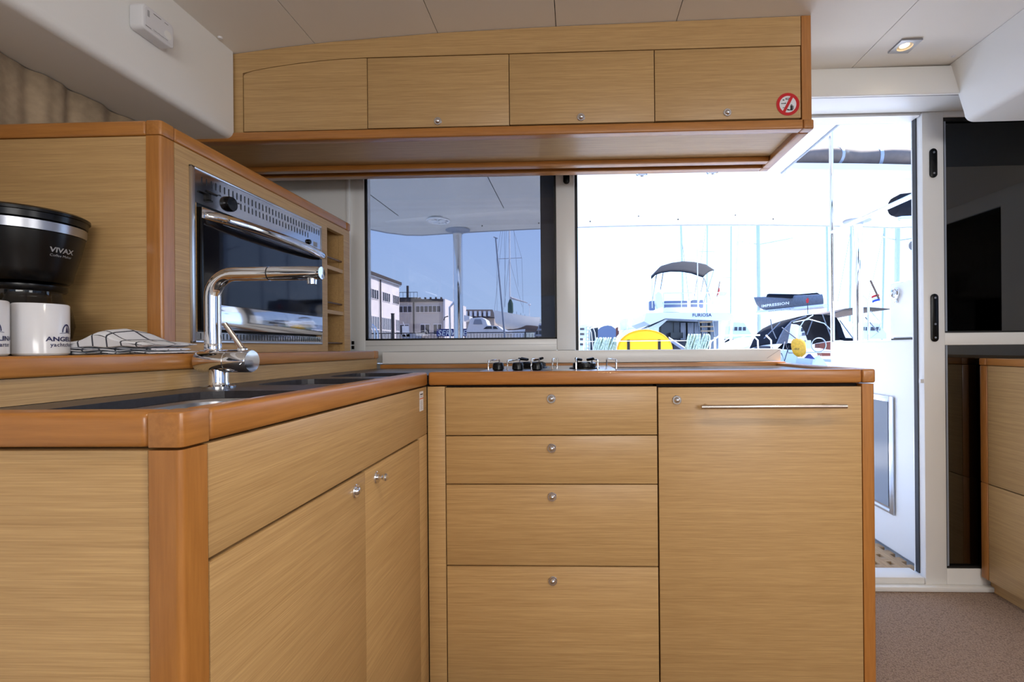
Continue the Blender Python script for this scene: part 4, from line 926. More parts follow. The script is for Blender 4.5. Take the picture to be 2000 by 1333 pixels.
# white workshop, side wall towards the water
bA = thing('workshop', 'white two-storey workshop building at the left of the window', 'building', (-20, 33, -0.55))
obj('wall', box(-26, -18, 18, 46, -0.55, 7.55), 'plaster_white', bA)
obj('roof', box(-26.2, -17.8, 17.8, 46.2, 7.56, 7.85), 'roof_dark', bA)
obj('gutter', MB().cyl((-17.9, 18, 7.5), (-17.9, 46, 7.5), 0.09, n=8), 'boat_grey', bA)
obj('downpipe', MB().cyl((-17.9, 41.35, -0.5), (-17.9, 41.35, 7.4), 0.06, n=8), 'metal_dark', bA)
for (y0, y1, z0, z1, n, m_) in ((36.0, 38.4, 5.5, 6.4, 5, 'window_dark'), (39.2, 41.0, 5.5, 6.4, 4, 'window_dark'), (41.9, 43.6, 5.5, 6.4, 4, 'window_dark'), (44.3, 45.8, 5.5, 6.4, 4, 'window_dark'), (39.2, 41.1, 1.6, 4.0, 4, 'window_light'), (41.7, 44.2, 1.6, 4.0, 6, 'window_light'), (45.0, 45.9, 1.6, 4.0, 2, 'window_light')):
    f_ = obj('window', box(-18.02, -17.95, y0, y1, z0, z1), 'plaster_white', bA)
    for k in range(n):
        a = y0 + (y1 - y0) * k / n + 0.06; b = y0 + (y1 - y0) * (k + 1) / n - 0.06
        for q in range(1 if z0 > 3 else 2):
            h = (z1 - z0) / (1 if z0 > 3 else 2)
            obj('pane', box(-17.97, -17.93, a, b, z0 + h * q + 0.06, z0 + h * (q + 1) - 0.06), m_, f_)
# grey building behind it
bB = thing('warehouse', 'grey-fronted warehouse with window band and white side wall', 'building', (-18, 57, -0.55))
obj('wall_front', box(-24, -15.2, 52, 62, -0.55, 6.45), 'plaster_grey', bB)
obj('wall_side', box(-15.2, -15.0, 51.9, 62, -0.55, 6.75), 'plaster_white', bB)
obj('roof', box(-24, -15.2, 51.8, 62, 6.46, 6.75), 'roof_dark', bB)
for k in range(6): obj('roof_vent', box(-18.6 + 0.62 * k, -18.45 + 0.62 * k, 51.8, 52.1, 6.75, 6.95), 'roof_dark', bB)
for x0, x1, n in ((-20.4, -18.85, 3), (-18.4, -15.5, 6)):
    for z0, z1 in ((5.2, 6.0),):
        for k in range(n):
            a = x0 + (x1 - x0) * k / n + 0.05; b = x0 + (x1 - x0) * (k + 1) / n - 0.05
            f_ = obj('window', box(a - 0.05, b + 0.05, 51.94, 52.0, z0, z1), 'plaster_white', bB); obj('pane', box(a, b, 51.9, 51.95, z0 + 0.06, z1 - 0.06), 'window_dark', f_)
for x0, x1 in ((-20.3, -19.2), (-17.9, -16.8), (-16.4, -15.4)):
    f_ = obj('window', box(x0, x1, 51.94, 52.0, 2.6, 3.9), 'plaster_white', bB)
    for q in range(2): obj('pane', box(x0 + 0.06 + (x1 - x0) / 2 * q, x0 - 0.06 + (x1 - x0) / 2 * (q + 1), 51.9, 51.95, 2.7, 3.8), 'window_dark', f_)
obj('pilaster', box(-18.72, -18.6, 51.85, 52.0, -0.5, 6.4), 'roof_dark', bB)
obj('chimney', MB().cyl((-20.1, 54, 6.6), (-20.1, 54, 8.6), 0.14, n=12), 'roof_dark', bB)
obj('penthouse', box(-21.3, -18.8, 53.5, 56, 6.7, 7.15), 'roof_dark', bB)
rb = obj('roof_rail', MB().cyl((-21.3, 53.4, 7.75), (-18.7, 53.4, 7.75), 0.03, n=6), 'metal_dark', bB)
for k in range(7): obj('rail_post', MB().cyl((-21.3 + 0.43 * k, 53.4, 7.1), (-21.3 + 0.43 * k, 53.4, 7.75), 0.025, n=6), 'metal_dark', rb)
obj('lamp', MB().tube([(-15.1, 51.8, 4.3), (-14.9, 51.5, 4.6), (-14.5, 51.4, 4.7)], 0.06, 6), 'metal_dark', bB)
# long shed
bC = thing('shed', 'low shed with dark panelled roof behind the motor boat', 'building', P(935, 660, 70))
obj('wall', face_box(908, 622, 966, 700, 70, 8), 'plaster_grey', bC)
obj('roof', MB().add([P(906, 622, 69.5), P(968, 622, 69.5), P(962, 607, 74), P(906, 607, 74), P(906, 620, 69.5), P(968, 620, 69.5), P(962, 605, 74), P(906, 605, 74)], [(0, 1, 2, 3), (7, 6, 5, 4), (0, 4, 5, 1), (1, 5, 6, 2), (2, 6, 7, 3), (3, 7, 4, 0)]), 'roof_dark', bC)
for k in range(6): obj('roof_panel', MB().add([P(908 + 9 * k, 618, 69.3), P(913 + 9 * k, 618, 69.3), P(913 + 9 * k, 608, 72.3), P(908 + 9 * k, 608, 72.3)], [(0, 1, 2, 3)]), 'boat_grey', bC)
# far apartment block + hill
bD = thing('apartment_block', 'distant pale apartment block with balconies at the window edge', 'building', P(1052, 665, 110))
obj('wall', face_box(1043, 632, 1068, 697, 110, 8), 'plaster_white', bD)
for r_ in range(3):
    for c_ in range(3):
        a = P(1046 + 7 * c_, 636 + 11 * r_, 109.9); obj('window', box(a.x, a.x + 0.6, 109.8, 110.0, a.z - 0.8, a.z), 'window_dark', bD)
    a = P(1043, 643 + 11 * r_, 109); b = P(1066, 645 + 11 * r_, 109); obj('balcony', box(a.x, b.x, 108.6, 110, b.z, a.z), 'boat_grey', bD)
def hill(name, pts, Y, dep, label):
    mb = MB(); n = len(pts); top = [P(x, y, Y) for x, y in pts]
    vs = []
    for p_ in top: vs += [(p_.x, Y - dep, -1.0), (p_.x, Y, p_.z), (p_.x, Y + dep, -1.0)]
    mb.add(vs, [(3 * i + a, 3 * i + 3 + a, 3 * i + 4 + a, 3 * i + 1 + a) for i in range(n - 1) for a in range(2)])
    return tag(obj(name, mb, 'hill_hazy_green'), label, 'hill')
hill('hill', [(1020, 650), (1034, 630), (1050, 622), (1064, 627), (1085, 632), (1120, 640), (1150, 634), (1180, 633), (1240, 640), (1300, 645)], 170, 30, 'low wooded hill on the horizon left of the open window')
hill('hill', [(1430, 640), (1480, 618), (1520, 612), (1580, 622), (1640, 622), (1690, 612), (1720, 598), (1745, 590), (1800, 585), (1900, 600)], 160, 30, 'low wooded hill on the horizon behind the right boats')
# quayside fence
fn = thing('fence', 'dark metal railing along the quay behind the left window', 'fence', P(820, 668, 27))
for py in (652, 664):
    obj('rail', MB().cyl(P(715, py, 27), P(1045, py - 3 if py < 660 else py, 27), 0.03, n=6), 'metal_dark', fn)
for k in range(56): obj('bar', MB().cyl(P(716 + 6 * k, 668, 27), P(716 + 6 * k, 652, 27), 0.014, n=5), 'metal_dark', fn)
obj('base', face_box(715, 664, 1045, 732, 27.2, 0.4), 'metal_dark', fn)
# service sign
sg = thing('sign_board', 'dark blue sign with white slanted SERVICE lettering', 'sign', P(882, 660, 26))
a = P(852.5, 643, 26); b = P(911, 657, 26)
obj('board', box(a.x, b.x, 26, 26.05, b.z, a.z), 'sign_blue', sg)
text('lettering', 'SERVICE', 0.44, 'print_white', sg, lambda x, y: (a.x + 0.06 + x, 25.99, b.z + 0.05 + y), align='LEFT', shear=0.22, bold=0.008, spacing=1.06)
for px in (856, 908): obj('leg', MB().cyl(P(px, 656, 26.03), (P(px, 656, 26.03).x, 26.03, -0.55), 0.03, n=6), 'metal_dark', sg)
tag(obj('mooring_post', MB().cyl(P(768.5, 738, 24), P(767, 614, 24), 0.085, n=12).cyl(P(767, 614, 24), P(767, 612.5, 24), 0.10, n=12), 'metal_dark'), 'thick dark post on the quay in front of the white workshop', 'post')
t = thing('deck_ladder', 'pair of curved chrome handrails low in the left window corner', 'rail', (-2.45, 5.5, 0.6))
for dx in (0, 6): obj('tube', MB().tube([P(721 + dx, 634, 5.5), P(728 + dx, 641, 5.5), P(732 + dx, 652, 5.5), P(735 + dx, 744, 5.5)], 0.009, 8), 'chrome', t)
t = thing('dinghy', 'white dinghy with upright console ashore beside the warehouse', 'boat', P(792, 668, 32))
obj('console', MB().add([P(785, 637, 32), P(798, 637, 32), P(801, 658, 32), P(786, 658, 32), P(785, 637, 32.6), P(798, 637, 32.6), P(801, 658, 32.6), P(786, 658, 32.6)], [(0, 1, 2, 3), (7, 6, 5, 4), (0, 4, 5, 1), (1, 5, 6, 2), (2, 6, 7, 3), (3, 7, 4, 0)]), 'boat_white', t)
obj('hull', MB().add([P(783, 654, 32), P(829, 650, 32), P(822, 662, 32), P(786, 662, 32), P(783, 654, 33.5), P(829, 650, 33.5), P(822, 662, 33.5), P(786, 662, 33.5)], [(0, 1, 2, 3), (7, 6, 5, 4), (0, 4, 5, 1), (1, 5, 6, 2), (2, 6, 7, 3), (3, 7, 4, 0)]), 'boat_grey', t)
obj('trailer', face_box(788, 660, 822, 722, 32.2, 1.0), 'metal_dark', t)
obj('antenna', MB().cyl(P(790, 637, 32.2), P(787, 629, 32.2), 0.02, n=6), 'mast_white', t)

# ---- boats
def hull_mesh(L, B, H, draft=0.3, bow=0.35, n=18, sheer=0.15, stern=0.8):
    """hull along +y from stern (0) to bow (L); deck at z=H, rounded sections"""
    mb = MB(); rows = []; ns = 9
    for i in range(n + 1):
        u = i / n
        b = B / 2 * (stern + (1 - stern) * math.sin(min(1, u * 1.6) * PI / 2)) * (1 - max(0, (u - 0.45) / 0.55) ** 2.2)
        h = H + sheer * (u - 0.35) ** 2 * 3
        y = L * u; kz = -draft * (1 - max(0, (u - 0.6) / 0.4) ** 2)
        row = []
        for j in range(-ns, ns + 1):
            a = abs(j) / ns; s = 1 if j >= 0 else -1
            row.append((s * b * (a ** 0.45), y + bow * max(0, u - 0.7) * 3 * (a ** 1.5), kz + (h - kz) * a ** 1.6))
        rows.append(row)
    m_ = 2 * ns + 1
    mb.add([p for r in rows for p in r], [(i * m_ + j, (i + 1) * m_ + j, (i + 1) * m_ + j + 1, i * m_ + j + 1) for i in range(n) for j in range(m_ - 1)] + [(i * m_, i * m_ + m_ - 1, (i + 1) * m_ + m_ - 1, (i + 1) * m_) for i in range(n)] + [tuple(range(m_))])
    return mb
def moved(mb, loc, rz=0.0, rx=0.0, s=1.0):
    R = Matrix.Rotation(rz, 3, 'Z') @ Matrix.Rotation(rx, 3, 'X'); mb.v = [R @ (p * s) + Vector(loc) for p in mb.v]; return mb

# sailing yacht ashore on a cradle (left window)
YB = 44
ys = thing('sailing_yacht', 'white sailing yacht standing ashore with bare mast and green cover', 'sailboat', P(1003, 668, YB))
c0 = P(1040, 640, YB + 1.5); c1 = P(972, 618, YB - 4)
dv_ = Vector((c1.x - c0.x, c1.y - c0.y, 0)); L_ = dv_.length; rz = math.atan2(dv_.y, dv_.x) - PI / 2
hl = moved(hull_mesh(L_ * 1.06, 2.3, 0.72, 0.55, 0.3, sheer=0.28), (c0.x, c0.y, P(1020, 634, YB).z - 0.05), rz)
obj('hull', hl, 'boat_white', ys)
obj('keel_bottom', moved(hull_mesh(L_ * 0.9, 1.75, 0.05, 0.62, 0.1, sheer=0.05), (c0.x, c0.y, P(1020, 634, YB).z - 0.12), rz), 'hull_bottom', ys)
d_ = dv_.normalized(); side = Vector((-d_.y, d_.x, 0))
obj('mast', MB().cyl(P(996, 606, YB - 1.5), P(994, 330, YB - 1.5), 0.075, n=10), 'mast_white', ys)
obj('spreader', MB().cyl(P(970, 506, YB - 1.5), P(1019, 504, YB - 1.5), 0.03, n=6), 'mast_alu', ys)
obj('boom', MB().cyl(P(997, 582, YB - 1.5), P(1030, 592, YB), 0.12, 0.05, n=10), 'boat_curtain', ys)
obj('mast_cover', MB().lathe([(0.16, -0.9), (0.26, -0.7), (0.24, 0.1), (0.10, 0.45), (0.0001, 0.5)], P(997, 595, YB - 2), n=14), 'green_cover', ys)
for a_, b_ in (((970, 506), (971, 610)), ((1019, 504), (1022, 612)), ((985, 440), (987, 600)), ((989, 440), (984, 605)), ((1003, 440), (1012, 560)), ((994, 340), (970, 506)), ((1000, 440), (1019, 504)), ((994, 508), (985, 600)), ((996, 512), (1020, 600)), ((994, 330), (965, 615))):
    obj('shroud', MB().cyl(P(*a_, YB - 1.6), P(*b_, YB - 1.6), 0.012, n=5), 'wire', ys)
for k in range(5): obj('stanchion', MB().cyl(P(1001 + 8 * k, 606 + 3 * k, YB - 1), P(1001 + 8 * k, 614 + 3 * k, YB - 1), 0.02, n=5), 'wire', ys)
obj('radar_post', MB().cyl(P(1034, 622, YB), P(1034, 594, YB), 0.03, n=8).lathe([(0.14, -0.05), (0.16, 0.0), (0.12, 0.10), (0.0001, 0.12)], P(1034, 596, YB), n=12), 'mast_white', ys)
for k, px in enumerate((978, 1000, 1025)): obj('cradle_leg', MB().cyl(P(px, 636, YB), (P(px + 3, 660, YB).x, YB - 0.5, -0.55), 0.07, n=8), 'metal_dark', ys)
# leaning spar
tag(obj('spar', MB().cyl(P(992.8, 735, 25), P(968, 464, 25), 0.055, 0.045, n=10).cyl(P(964, 463, 25), P(972, 466, 25), 0.03, n=6), 'boat_grey'), 'leaning bare grey spar in front of the yacht ashore', 'mast')
# motor boat ashore
mo = thing('motor_boat', 'white cabin motor boat ashore behind the quay railing', 'boat', P(950, 668, 33))
c0 = P(905, 655, 33); c1 = P(1016, 648, 33)
obj('hull', moved(hull_mesh(c1.x - c0.x, 1.8, 0.9, 0.2, 0.3), (c0.x, 34, P(950, 672, 33).z), -PI / 2), 'boat_white', mo)
def slab(pts, Y, dep, m_, name, par):
    mb = MB(); n = len(pts); mb.add([P(x, y, Y) for x, y in pts] + [P(x, y, Y) + Vector((0, dep, 0)) for x, y in pts], [tuple(range(n)), tuple(range(n, 2 * n))[::-1]] + [(i, i + n, (i + 1) % n + n, (i + 1) % n) for i in range(n)])
    return obj(name, mb, m_, par, smooth=False)
slab([(910, 652), (919, 622), (940, 620), (948, 625), (952, 636), (972, 637), (986, 648), (1000, 652)], 33, 1.5, 'boat_white', 'cabin', mo)
for px in (920, 985): obj('cradle_leg', MB().cyl(P(px, 664, 34), (P(px, 664, 34).x, 34, -0.55), 0.06, n=8), 'metal_dark', mo)
slab([(924, 634), (927, 624), (939, 624), (942, 634)], 32.95, 0.06, 'boat_grey', 'window', mo)
slab([(944, 643), (950, 638), (960, 638), (961, 643)], 32.95, 0.06, 'window_dark', 'window', mo)
slab([(963, 638), (968, 638), (973, 643), (963, 643)], 32.95, 0.06, 'window_dark', 'window', mo)
slab([(906, 628), (917, 624), (917, 618), (906, 616)], 33.5, 1, 'boat_white', 'canopy', mo)

# flybridge yacht, stern towards us
YF = 14.0
fy = thing('flybridge_yacht', 'white flybridge motor yacht named FURIOSA with dark bimini', 'motor yacht', P(1350, 690, YF))
c0 = P(1348, 680, YF)
obj('hull', moved(hull_mesh(9, 2.5, 1.25, 0.5, 0.4, stern=0.92), (c0.x - 0.2, YF + 0.6, -0.75)), 'boat_white', fy)
slab([(1258, 628), (1262, 612), (1290, 611), (1425, 611), (1438, 622), (1420, 627), (1300, 622), (1270, 635)], YF, 3.2, 'boat_white', 'flybridge_deck', fy)
slab([(1256, 676), (1268, 640), (1300, 624), (1304, 625), (1287, 640), (1284, 690), (1256, 690)], YF + 0.3, 3.0, 'boat_white', 'side_wing', fy)
slab([(1403, 690), (1403, 624), (1418, 626), (1412, 690)], YF + 0.3, 2.8, 'boat_white', 'side_wing', fy)
slab([(1284, 690), (1287, 633), (1298, 625), (1404, 625), (1404, 690)], YF + 1.2, 0.3, 'boat_window', 'aft_bulkhead', fy)
for x0, x1 in ((1291, 1312), (1316, 1338), (1342, 1356), (1359, 1378), (1382, 1396)):
    slab([(x0, 690), (x0, 630), (x1, 630), (x1, 690)], YF + 1.15, 0.05, 'window_dark', 'door_pane', fy)
for x0, x1 in ((1329, 1339), (1343, 1355), (1356, 1366), (1370, 1382)):
    a = P(x0, 631, YF + 1.1); b = P(x1, 664, YF + 1.1)
    obj('curtain', MB().grid(lambda u, v: (a.x + (b.x - a.x) * u, YF + 1.08 + 0.02 * math.sin(u * 20), b.z + (a.z - b.z) * v), 14, 1), 'boat_curtain', fy, thick=0.01)
slab([(1296, 610), (1300, 601), (1366, 600), (1372, 610)], YF + 0.4, 0.2, 'boat_white', 'coaming', fy)
for x0, y0, x1, y1 in ((1297, 588, 1343, 601), (1352, 586, 1374, 602), (1269, 588, 1280, 606)):
    s_ = obj('seat', face_box(x0, y0, x1, y1, YF + 0.9, 0.25), 'boat_cushion', fy, 0.03)
slab([(1281, 575), (1286, 570), (1292, 574), (1295, 585), (1294, 600), (1285, 603), (1281, 590)], YF + 0.5, 0.3, 'boat_white', 'helm_back', fy)
# bimini
P0, P1 = P(1272, 542, YF), P(1394, 528, YF)
def bim(u, v):
    if v < 0: v = 0
    f0 = [(1272, 545), (1280, 537), (1292, 533), (1310, 530.5), (1332, 531), (1350, 534), (1373, 542)]
    f1 = [(1272, 541), (1292, 520), (1312, 514), (1334, 511), (1356, 512.5), (1378, 517), (1395, 528)]
    k = u * 6; i = min(5, int(k)); t_ = k - i
    a = P(f0[i][0] * (1 - t_) + f0[i + 1][0] * t_, f0[i][1] * (1 - t_) + f0[i + 1][1] * t_, YF + 0.2)
    b = P(f1[i][0] * (1 - t_) + f1[i + 1][0] * t_, f1[i][1] * (1 - t_) + f1[i + 1][1] * t_, YF + 1.9)
    return a * (1 - v) + b * v + Vector((0, 0, 0.05 * math.sin(PI * v)))
obj('bimini', MB().grid(bim, 24, 6), 'anthracite_canvas', fy, thick=0.02)
for a_, b_, ya, yb in (((1273, 544), (1274, 602), .2, .4), ((1283, 532), (1274, 590), .6, .4), ((1297, 522), (1290, 566), 1.4, .6), ((1375, 542), (1365, 590), .2, .6), ((1363, 536), (1355, 585), .3, .6), ((1394, 529), (1372, 600), 1.8, 1.0), ((1376, 545), (1392, 600), .3, .6)):
    obj('bimini_tube', MB().cyl(P(*a_, YF + ya), P(*b_, YF + yb), 0.014, n=6), 'steel', fy)
for py in (573, 594): obj('rail', MB().cyl(P(1296, py, YF + 0.2), P(1422, py - 1, YF + 0.2), 0.014, n=6), 'mast_white', fy)
for px in (1296, 1331, 1364, 1392, 1405): obj('rail_post', MB().cyl(P(px, 573, YF + 0.2), P(px, 611, YF + 0.2), 0.013, n=6), 'mast_white', fy)
obj('antenna', MB().cyl(P(1363, 606, YF + 0.1), P(1362, 488, YF + 0.1), 0.018, 0.012, n=6), 'mast_white', fy)
obj('davit_table', MB().add([P(1404, 570, YF), P(1422, 571, YF), P(1414, 579, YF), P(1405, 578, YF), P(1404, 570, YF + .3), P(1422, 571, YF + .3), P(1414, 579, YF + .3), P(1405, 578, YF + .3)], [(0, 1, 2, 3), (7, 6, 5, 4), (0, 4, 5, 1), (1, 5, 6, 2), (2, 6, 7, 3), (3, 7, 4, 0)]), 'boat_white', fy)
for a_, b_ in (((1364, 625), (1370, 672)), ((1391, 624), (1397, 672))): obj('ladder_rail', MB().cyl(P(*a_, YF + 0.1), P(*b_, YF + 0.3), 0.018, n=6), 'steel', fy)
for k in range(3): obj('ladder_step', MB().cyl(P(1366 + 1.5 * k, 630 + 8.5 * k, YF + 0.15), P(1392 + 1.2 * k, 629 + 9 * k, YF + 0.15), 0.022, n=6), 'teak_x', fy)
text('name_lettering', 'FURIOSA', 0.142, 'print_navy', fy, lambda x, y: tuple(P(1371, 617.5, YF - 0.02) + Vector((x, 0, y - 0.02))), spacing=1.04, bold=0.002)
obj('flag', slab([(1401, 572), (1405, 562), (1406, 569), (1402, 578)], YF + 0.5, 0.02, 'flag_red', 'flag', fy).data and MB().cyl(P(1400, 580, YF + .5), P(1406, 550, YF + .5), 0.012, n=5), 'wood_staff', fy)
obj('swim_platform', box(c0.x - 1.5, c0.x + 1.5, YF - 0.3, YF + 0.65, -0.75, -0.6), 'boat_grey', fy)
slab([(1310, 661), (1310, 650), (1334, 650), (1334, 661)], YF + 0.8, 0.3, 'boat_window', 'cockpit_seat', fy)

# charter yacht with sail bag and sprayhood
YI = 10.5
iy = thing('charter_yacht', 'moored white yacht with grey IMPRESSION sail bag and dark sprayhood', 'sailboat', P(1580, 710, YI))
c0 = P(1575, 690, YI)
obj('hull', moved(hull_mesh(9.5, 2.8, 1.15, 0.4, 0.4, stern=0.9), (c0.x + 0.6, YI - 0.6, -0.9)), 'boat_white', iy)
slab([(1450, 684), (1466, 676), (1500, 662), (1520, 656), (1534, 662), (1536, 684)], YI + 2.0, 3, 'boat_white', 'coachroof', iy)
slab([(1475, 681), (1480, 676), (1508, 677), (1510, 681)], YI + 1.9, 0.1, 'window_dark', 'coachroof_window', iy)
obj('mast', MB().cyl(P(1483, 664, YI + 3), P(1479, 300, YI + 3), 0.052, n=12), 'mast_alu', iy)
for a_, b_ in (((1440, 470), (1480, 478)), ((1480, 478), (1548, 465))): obj('spreader', MB().cyl(P(*a_, YI + 3), P(*b_, YI + 3), 0.014, n=6), 'mast_alu', iy)
def bag(u, v):
    t0 = P(1472, 581, YI + 3); t1 = P(1606, 575, YI + 0.5); b0 = P(1482, 607, YI + 3); b1 = P(1608, 596, YI + 0.5)
    top = t0 * (1 - u) + t1 * u; bot = b0 * (1 - u) + b1 * u
    if u < 0.12: bot = bot + (top - bot) * (1 - u / 0.12) ** 2 * 0.45
    a = v * 2 * PI
    c = (top + bot) / 2; h = (top - bot) / 2
    return c + h * math.copysign(abs(math.cos(a)) ** 0.8, math.cos(a)) + Vector((math.sin(a) * 0.11 * 0.4, math.sin(a) * 0.11, 0)) * (1 - 0.5 * max(0, math.cos(a)))
bgm = MB().grid(bag, 22, 16)
obj('sail_bag', bgm, 'grey_canvas', iy)
slab([(1500, 580), (1502, 574), (1560, 575), (1596, 572), (1605, 577), (1604, 583), (1560, 583)], YI + 1.4, 0.12, 'anthracite_canvas', 'bag_flap', iy)
obj('boom', MB().tube([P(1480, 611, YI + 3), P(1612, 598, YI + 0.4)], 0.055, 10), 'mast_white', iy)
def along(px0, py0, px1, py1, Ya, Yb, L):
    A = P(px0, py0, Ya); B = P(px1, py1, Yb); e = (B - A).normalized(); up = Vector((0, 0, 1)); up = (up - e * up.dot(e)).normalized(); n_ = e.cross(up).normalized()
    return lambda x, y: tuple(A + e * x + up * y + n_ * 0.175)
text('name_lettering', 'IMPRESSION', 0.098, 'print_white', iy, along(1497, 601, 1528, 597.5, YI + 2.53, YI + 1.98, 1), align='LEFT', spacing=1.12, squash=1.72, bold=0.003)
text('web_lettering', 'www.worldyachting.hr', 0.060, 'metal_dark', iy, along(1511, 609.5, 1555, 604, YI + 2.30, YI + 1.5, 1), align='LEFT', squash=1.75)
obj('hook_rod', MB().cyl(P(1578, 614, YI), P(1577, 582, YI), 0.008, n=6), 'metal_dark', iy)
slab([(1576, 592), (1575, 586), (1578, 582), (1580, 586), (1579, 592)], YI - 0.02, 0.03, 'flag_red', 'hook_tassel', iy)
def arch(pts, Y0, Y1, m_, name, th=0.02):
    n = len(pts) - 1
    def f(u, v):
        k = u * n; i = min(n - 1, int(k)); t_ = k - i
        a = P(pts[i][0] * (1 - t_) + pts[i + 1][0] * t_, pts[i][1] * (1 - t_) + pts[i + 1][1] * t_, Y0)
        return (a.x, Y0 + (Y1 - Y0) * v, a.z - 0.10 * v * v)
    return obj(name, MB().grid(f, n * 3, 4), m_, iy, thick=th)
arch([(1517, 672), (1524, 655), (1534, 638), (1546, 628), (1560, 621), (1580, 616), (1600, 615), (1622, 617), (1634, 622), (1641, 634), (1647, 652), (1652, 664)], YI - 0.6, YI + 0.9, 'anthracite_canvas', 'sprayhood')
arch([(1630, 612), (1650, 604), (1674, 601), (1700, 601), (1738, 604)], YI - 1.0, YI + 1.6, 'brown_canvas', 'bimini')
slab([(1517, 672), (1524, 655), (1534, 640), (1546, 630), (1543, 645), (1538, 672)], YI - 0.62, 0.04, 'grey_canvas', 'hood_side', iy)
slab([(1632, 622), (1641, 634), (1650, 662), (1640, 664), (1634, 640)], YI - 0.62, 0.04, 'anthracite_canvas', 'hood_side', iy)
slab([(1650, 666), (1640, 664), (1641, 660), (1670, 661), (1670, 668)], YI - 0.62, 0.04, 'anthracite_canvas', 'hood_side', iy)
for pts in ([(1517, 672), (1530, 645), (1546, 628), (1575, 618)], [(1559, 662), (1562, 640), (1570, 627), (1588, 616)], [(1549, 630), (1580, 624), (1610, 632), (1624, 646)], [(1527, 640), (1555, 662)], [(1505, 624), (1508, 644), (1516, 662)], [(1524, 630), (1492, 662)], [(1576, 654), (1586, 628)], [(1606, 614), (1624, 662)], [(1640, 626), (1668, 664)], [(1700, 608), (1720, 630), (1715, 650), (1700, 662)], [(1690, 620), (1716, 650)]):
    obj('frame_tube', MB().tube([P(*p_, YI - 0.7) for p_ in pts], 0.011, 6), 'mast_white' if pts[0][0] in (1559, 1549, 1700) else 'wire', iy)
slab([(1562, 656), (1600, 648), (1640, 648), (1640, 700), (1562, 700)], YI + 1.2, 0.1, 'boat_white', 'companionway', iy)
slab([(1570, 650), (1625, 646), (1625, 652), (1570, 656)], YI + 1.1, 0.1, 'boat_cushion', 'companionway_hatch', iy)
slab([(1600, 672), (1622, 668), (1622, 684), (1600, 680)], YI + 0.4, 0.2, 'mahogany', 'cockpit_table', iy)
slab([(1604, 690), (1622, 690), (1622, 696), (1606, 696)], YI + 0.3, 0.2, 'mahogany', 'cockpit_bench', iy)
slab([(1572, 682), (1574, 665), (1584, 665), (1584, 681)], YI - 0.5, 0.1, 'boat_white', 'instrument_pod', iy)
slab([(1525, 682), (1538, 670), (1552, 672), (1552, 684)], YI - 0.3, 0.2, 'anthracite_canvas', 'fender_board', iy)
obj('wheel', MB().tube([P(1599 + 14 * math.cos(2 * PI * k / 24), 674 + 14 * math.sin(2 * PI * k / 24), YI - 0.4) for k in range(24)], 0.014, 6, True), 'steel', iy)
obj('pushpit', MB().tube([P(1525, 700, YI - 0.8), P(1533, 668, YI - 0.8), P(1540, 690, YI - 0.8), P(1624, 688, YI - 0.8)], 0.012, 6), 'steel', iy)
obj('transom', MB().add([P(1585, 718, YI - 0.7), P(1620, 718, YI - 0.7), P(1600, 694, YI - 0.6), P(1588, 700, YI - 0.6), P(1585, 718, YI - 0.4), P(1620, 718, YI - 0.4), P(1600, 694, YI - 0.3), P(1588, 700, YI - 0.3)], [(0, 1, 2, 3), (7, 6, 5, 4), (0, 4, 5, 1), (1, 5, 6, 2), (2, 6, 7, 3), (3, 7, 4, 0)]), 'boat_white', iy)
slab([(1575, 700), (1583, 692), (1592, 702)], YI - 0.72, 0.1, 'sign_blue', 'fender_cover', iy)
obj('mooring_line', MB().tube([P(1526, 690, YI - 0.9), P(1532, 706, YI - 0.9), P(1541, 676, YI - 0.9)], 0.010, 6), 'metal_dark', iy)
# yellow bag on its pushpit
yb_ = thing('buoy_bag', 'small yellow lifebuoy bag hanging on the charter yacht pushpit', 'bag', P(1557, 697, YI - 1.0))
def ybag(u, v):
    a = 2 * PI * u; t_ = v
    wv = [0.5, 0.92, 1.0, 1.0, 0.98, 0.85, 0.3]; k = t_ * 6; i = min(5, int(k)); q = wv[i] * (1 - k + i) + wv[i + 1] * (k - i)
    top = P(1558, 662, YI - 1); bot = P(1562, 697, YI - 1); c = top * (1 - t_) + bot * t_
    return c + Vector((math.cos(a) * 0.145 * q, math.sin(a) * 0.075 * q, 0.01 * math.sin(5 * a + 8 * v)))
obj('bag', MB().grid(ybag, 24, 12), 'yellow_bag', yb_)
text('print', 'HELP', 0.05, 'print_black', yb_, lambda x, y: tuple(P(1556, 684, YI - 1.09) + Vector((x, 0, y))))
# flag staff
fg = thing('ensign', 'ensign on a brown slanting staff above the dark bimini', 'flag', P(1712, 598, 9.5))
obj('staff', MB().cyl(P(1717, 584, 9.5), P(1700, 548, 9.5), 0.018, n=8), 'wood_staff', fg)
for k, m_ in enumerate(('flag_red', 'print_white', 'flag_blue')):
    A = P(1712 - k * 0.5, 576 + 3 + 4.4 * k, 9.52); 
    obj('stripe', MB().grid(lambda u, v: (A.x - 0.10 + 0.155 * u + 0.012 * k, 9.52 + 0.012 * math.sin(u * 6), A.z - 0.045 * v + 0.045 * math.sin(u * 1.6)), 8, 1), m_, fg, thick=0.003)

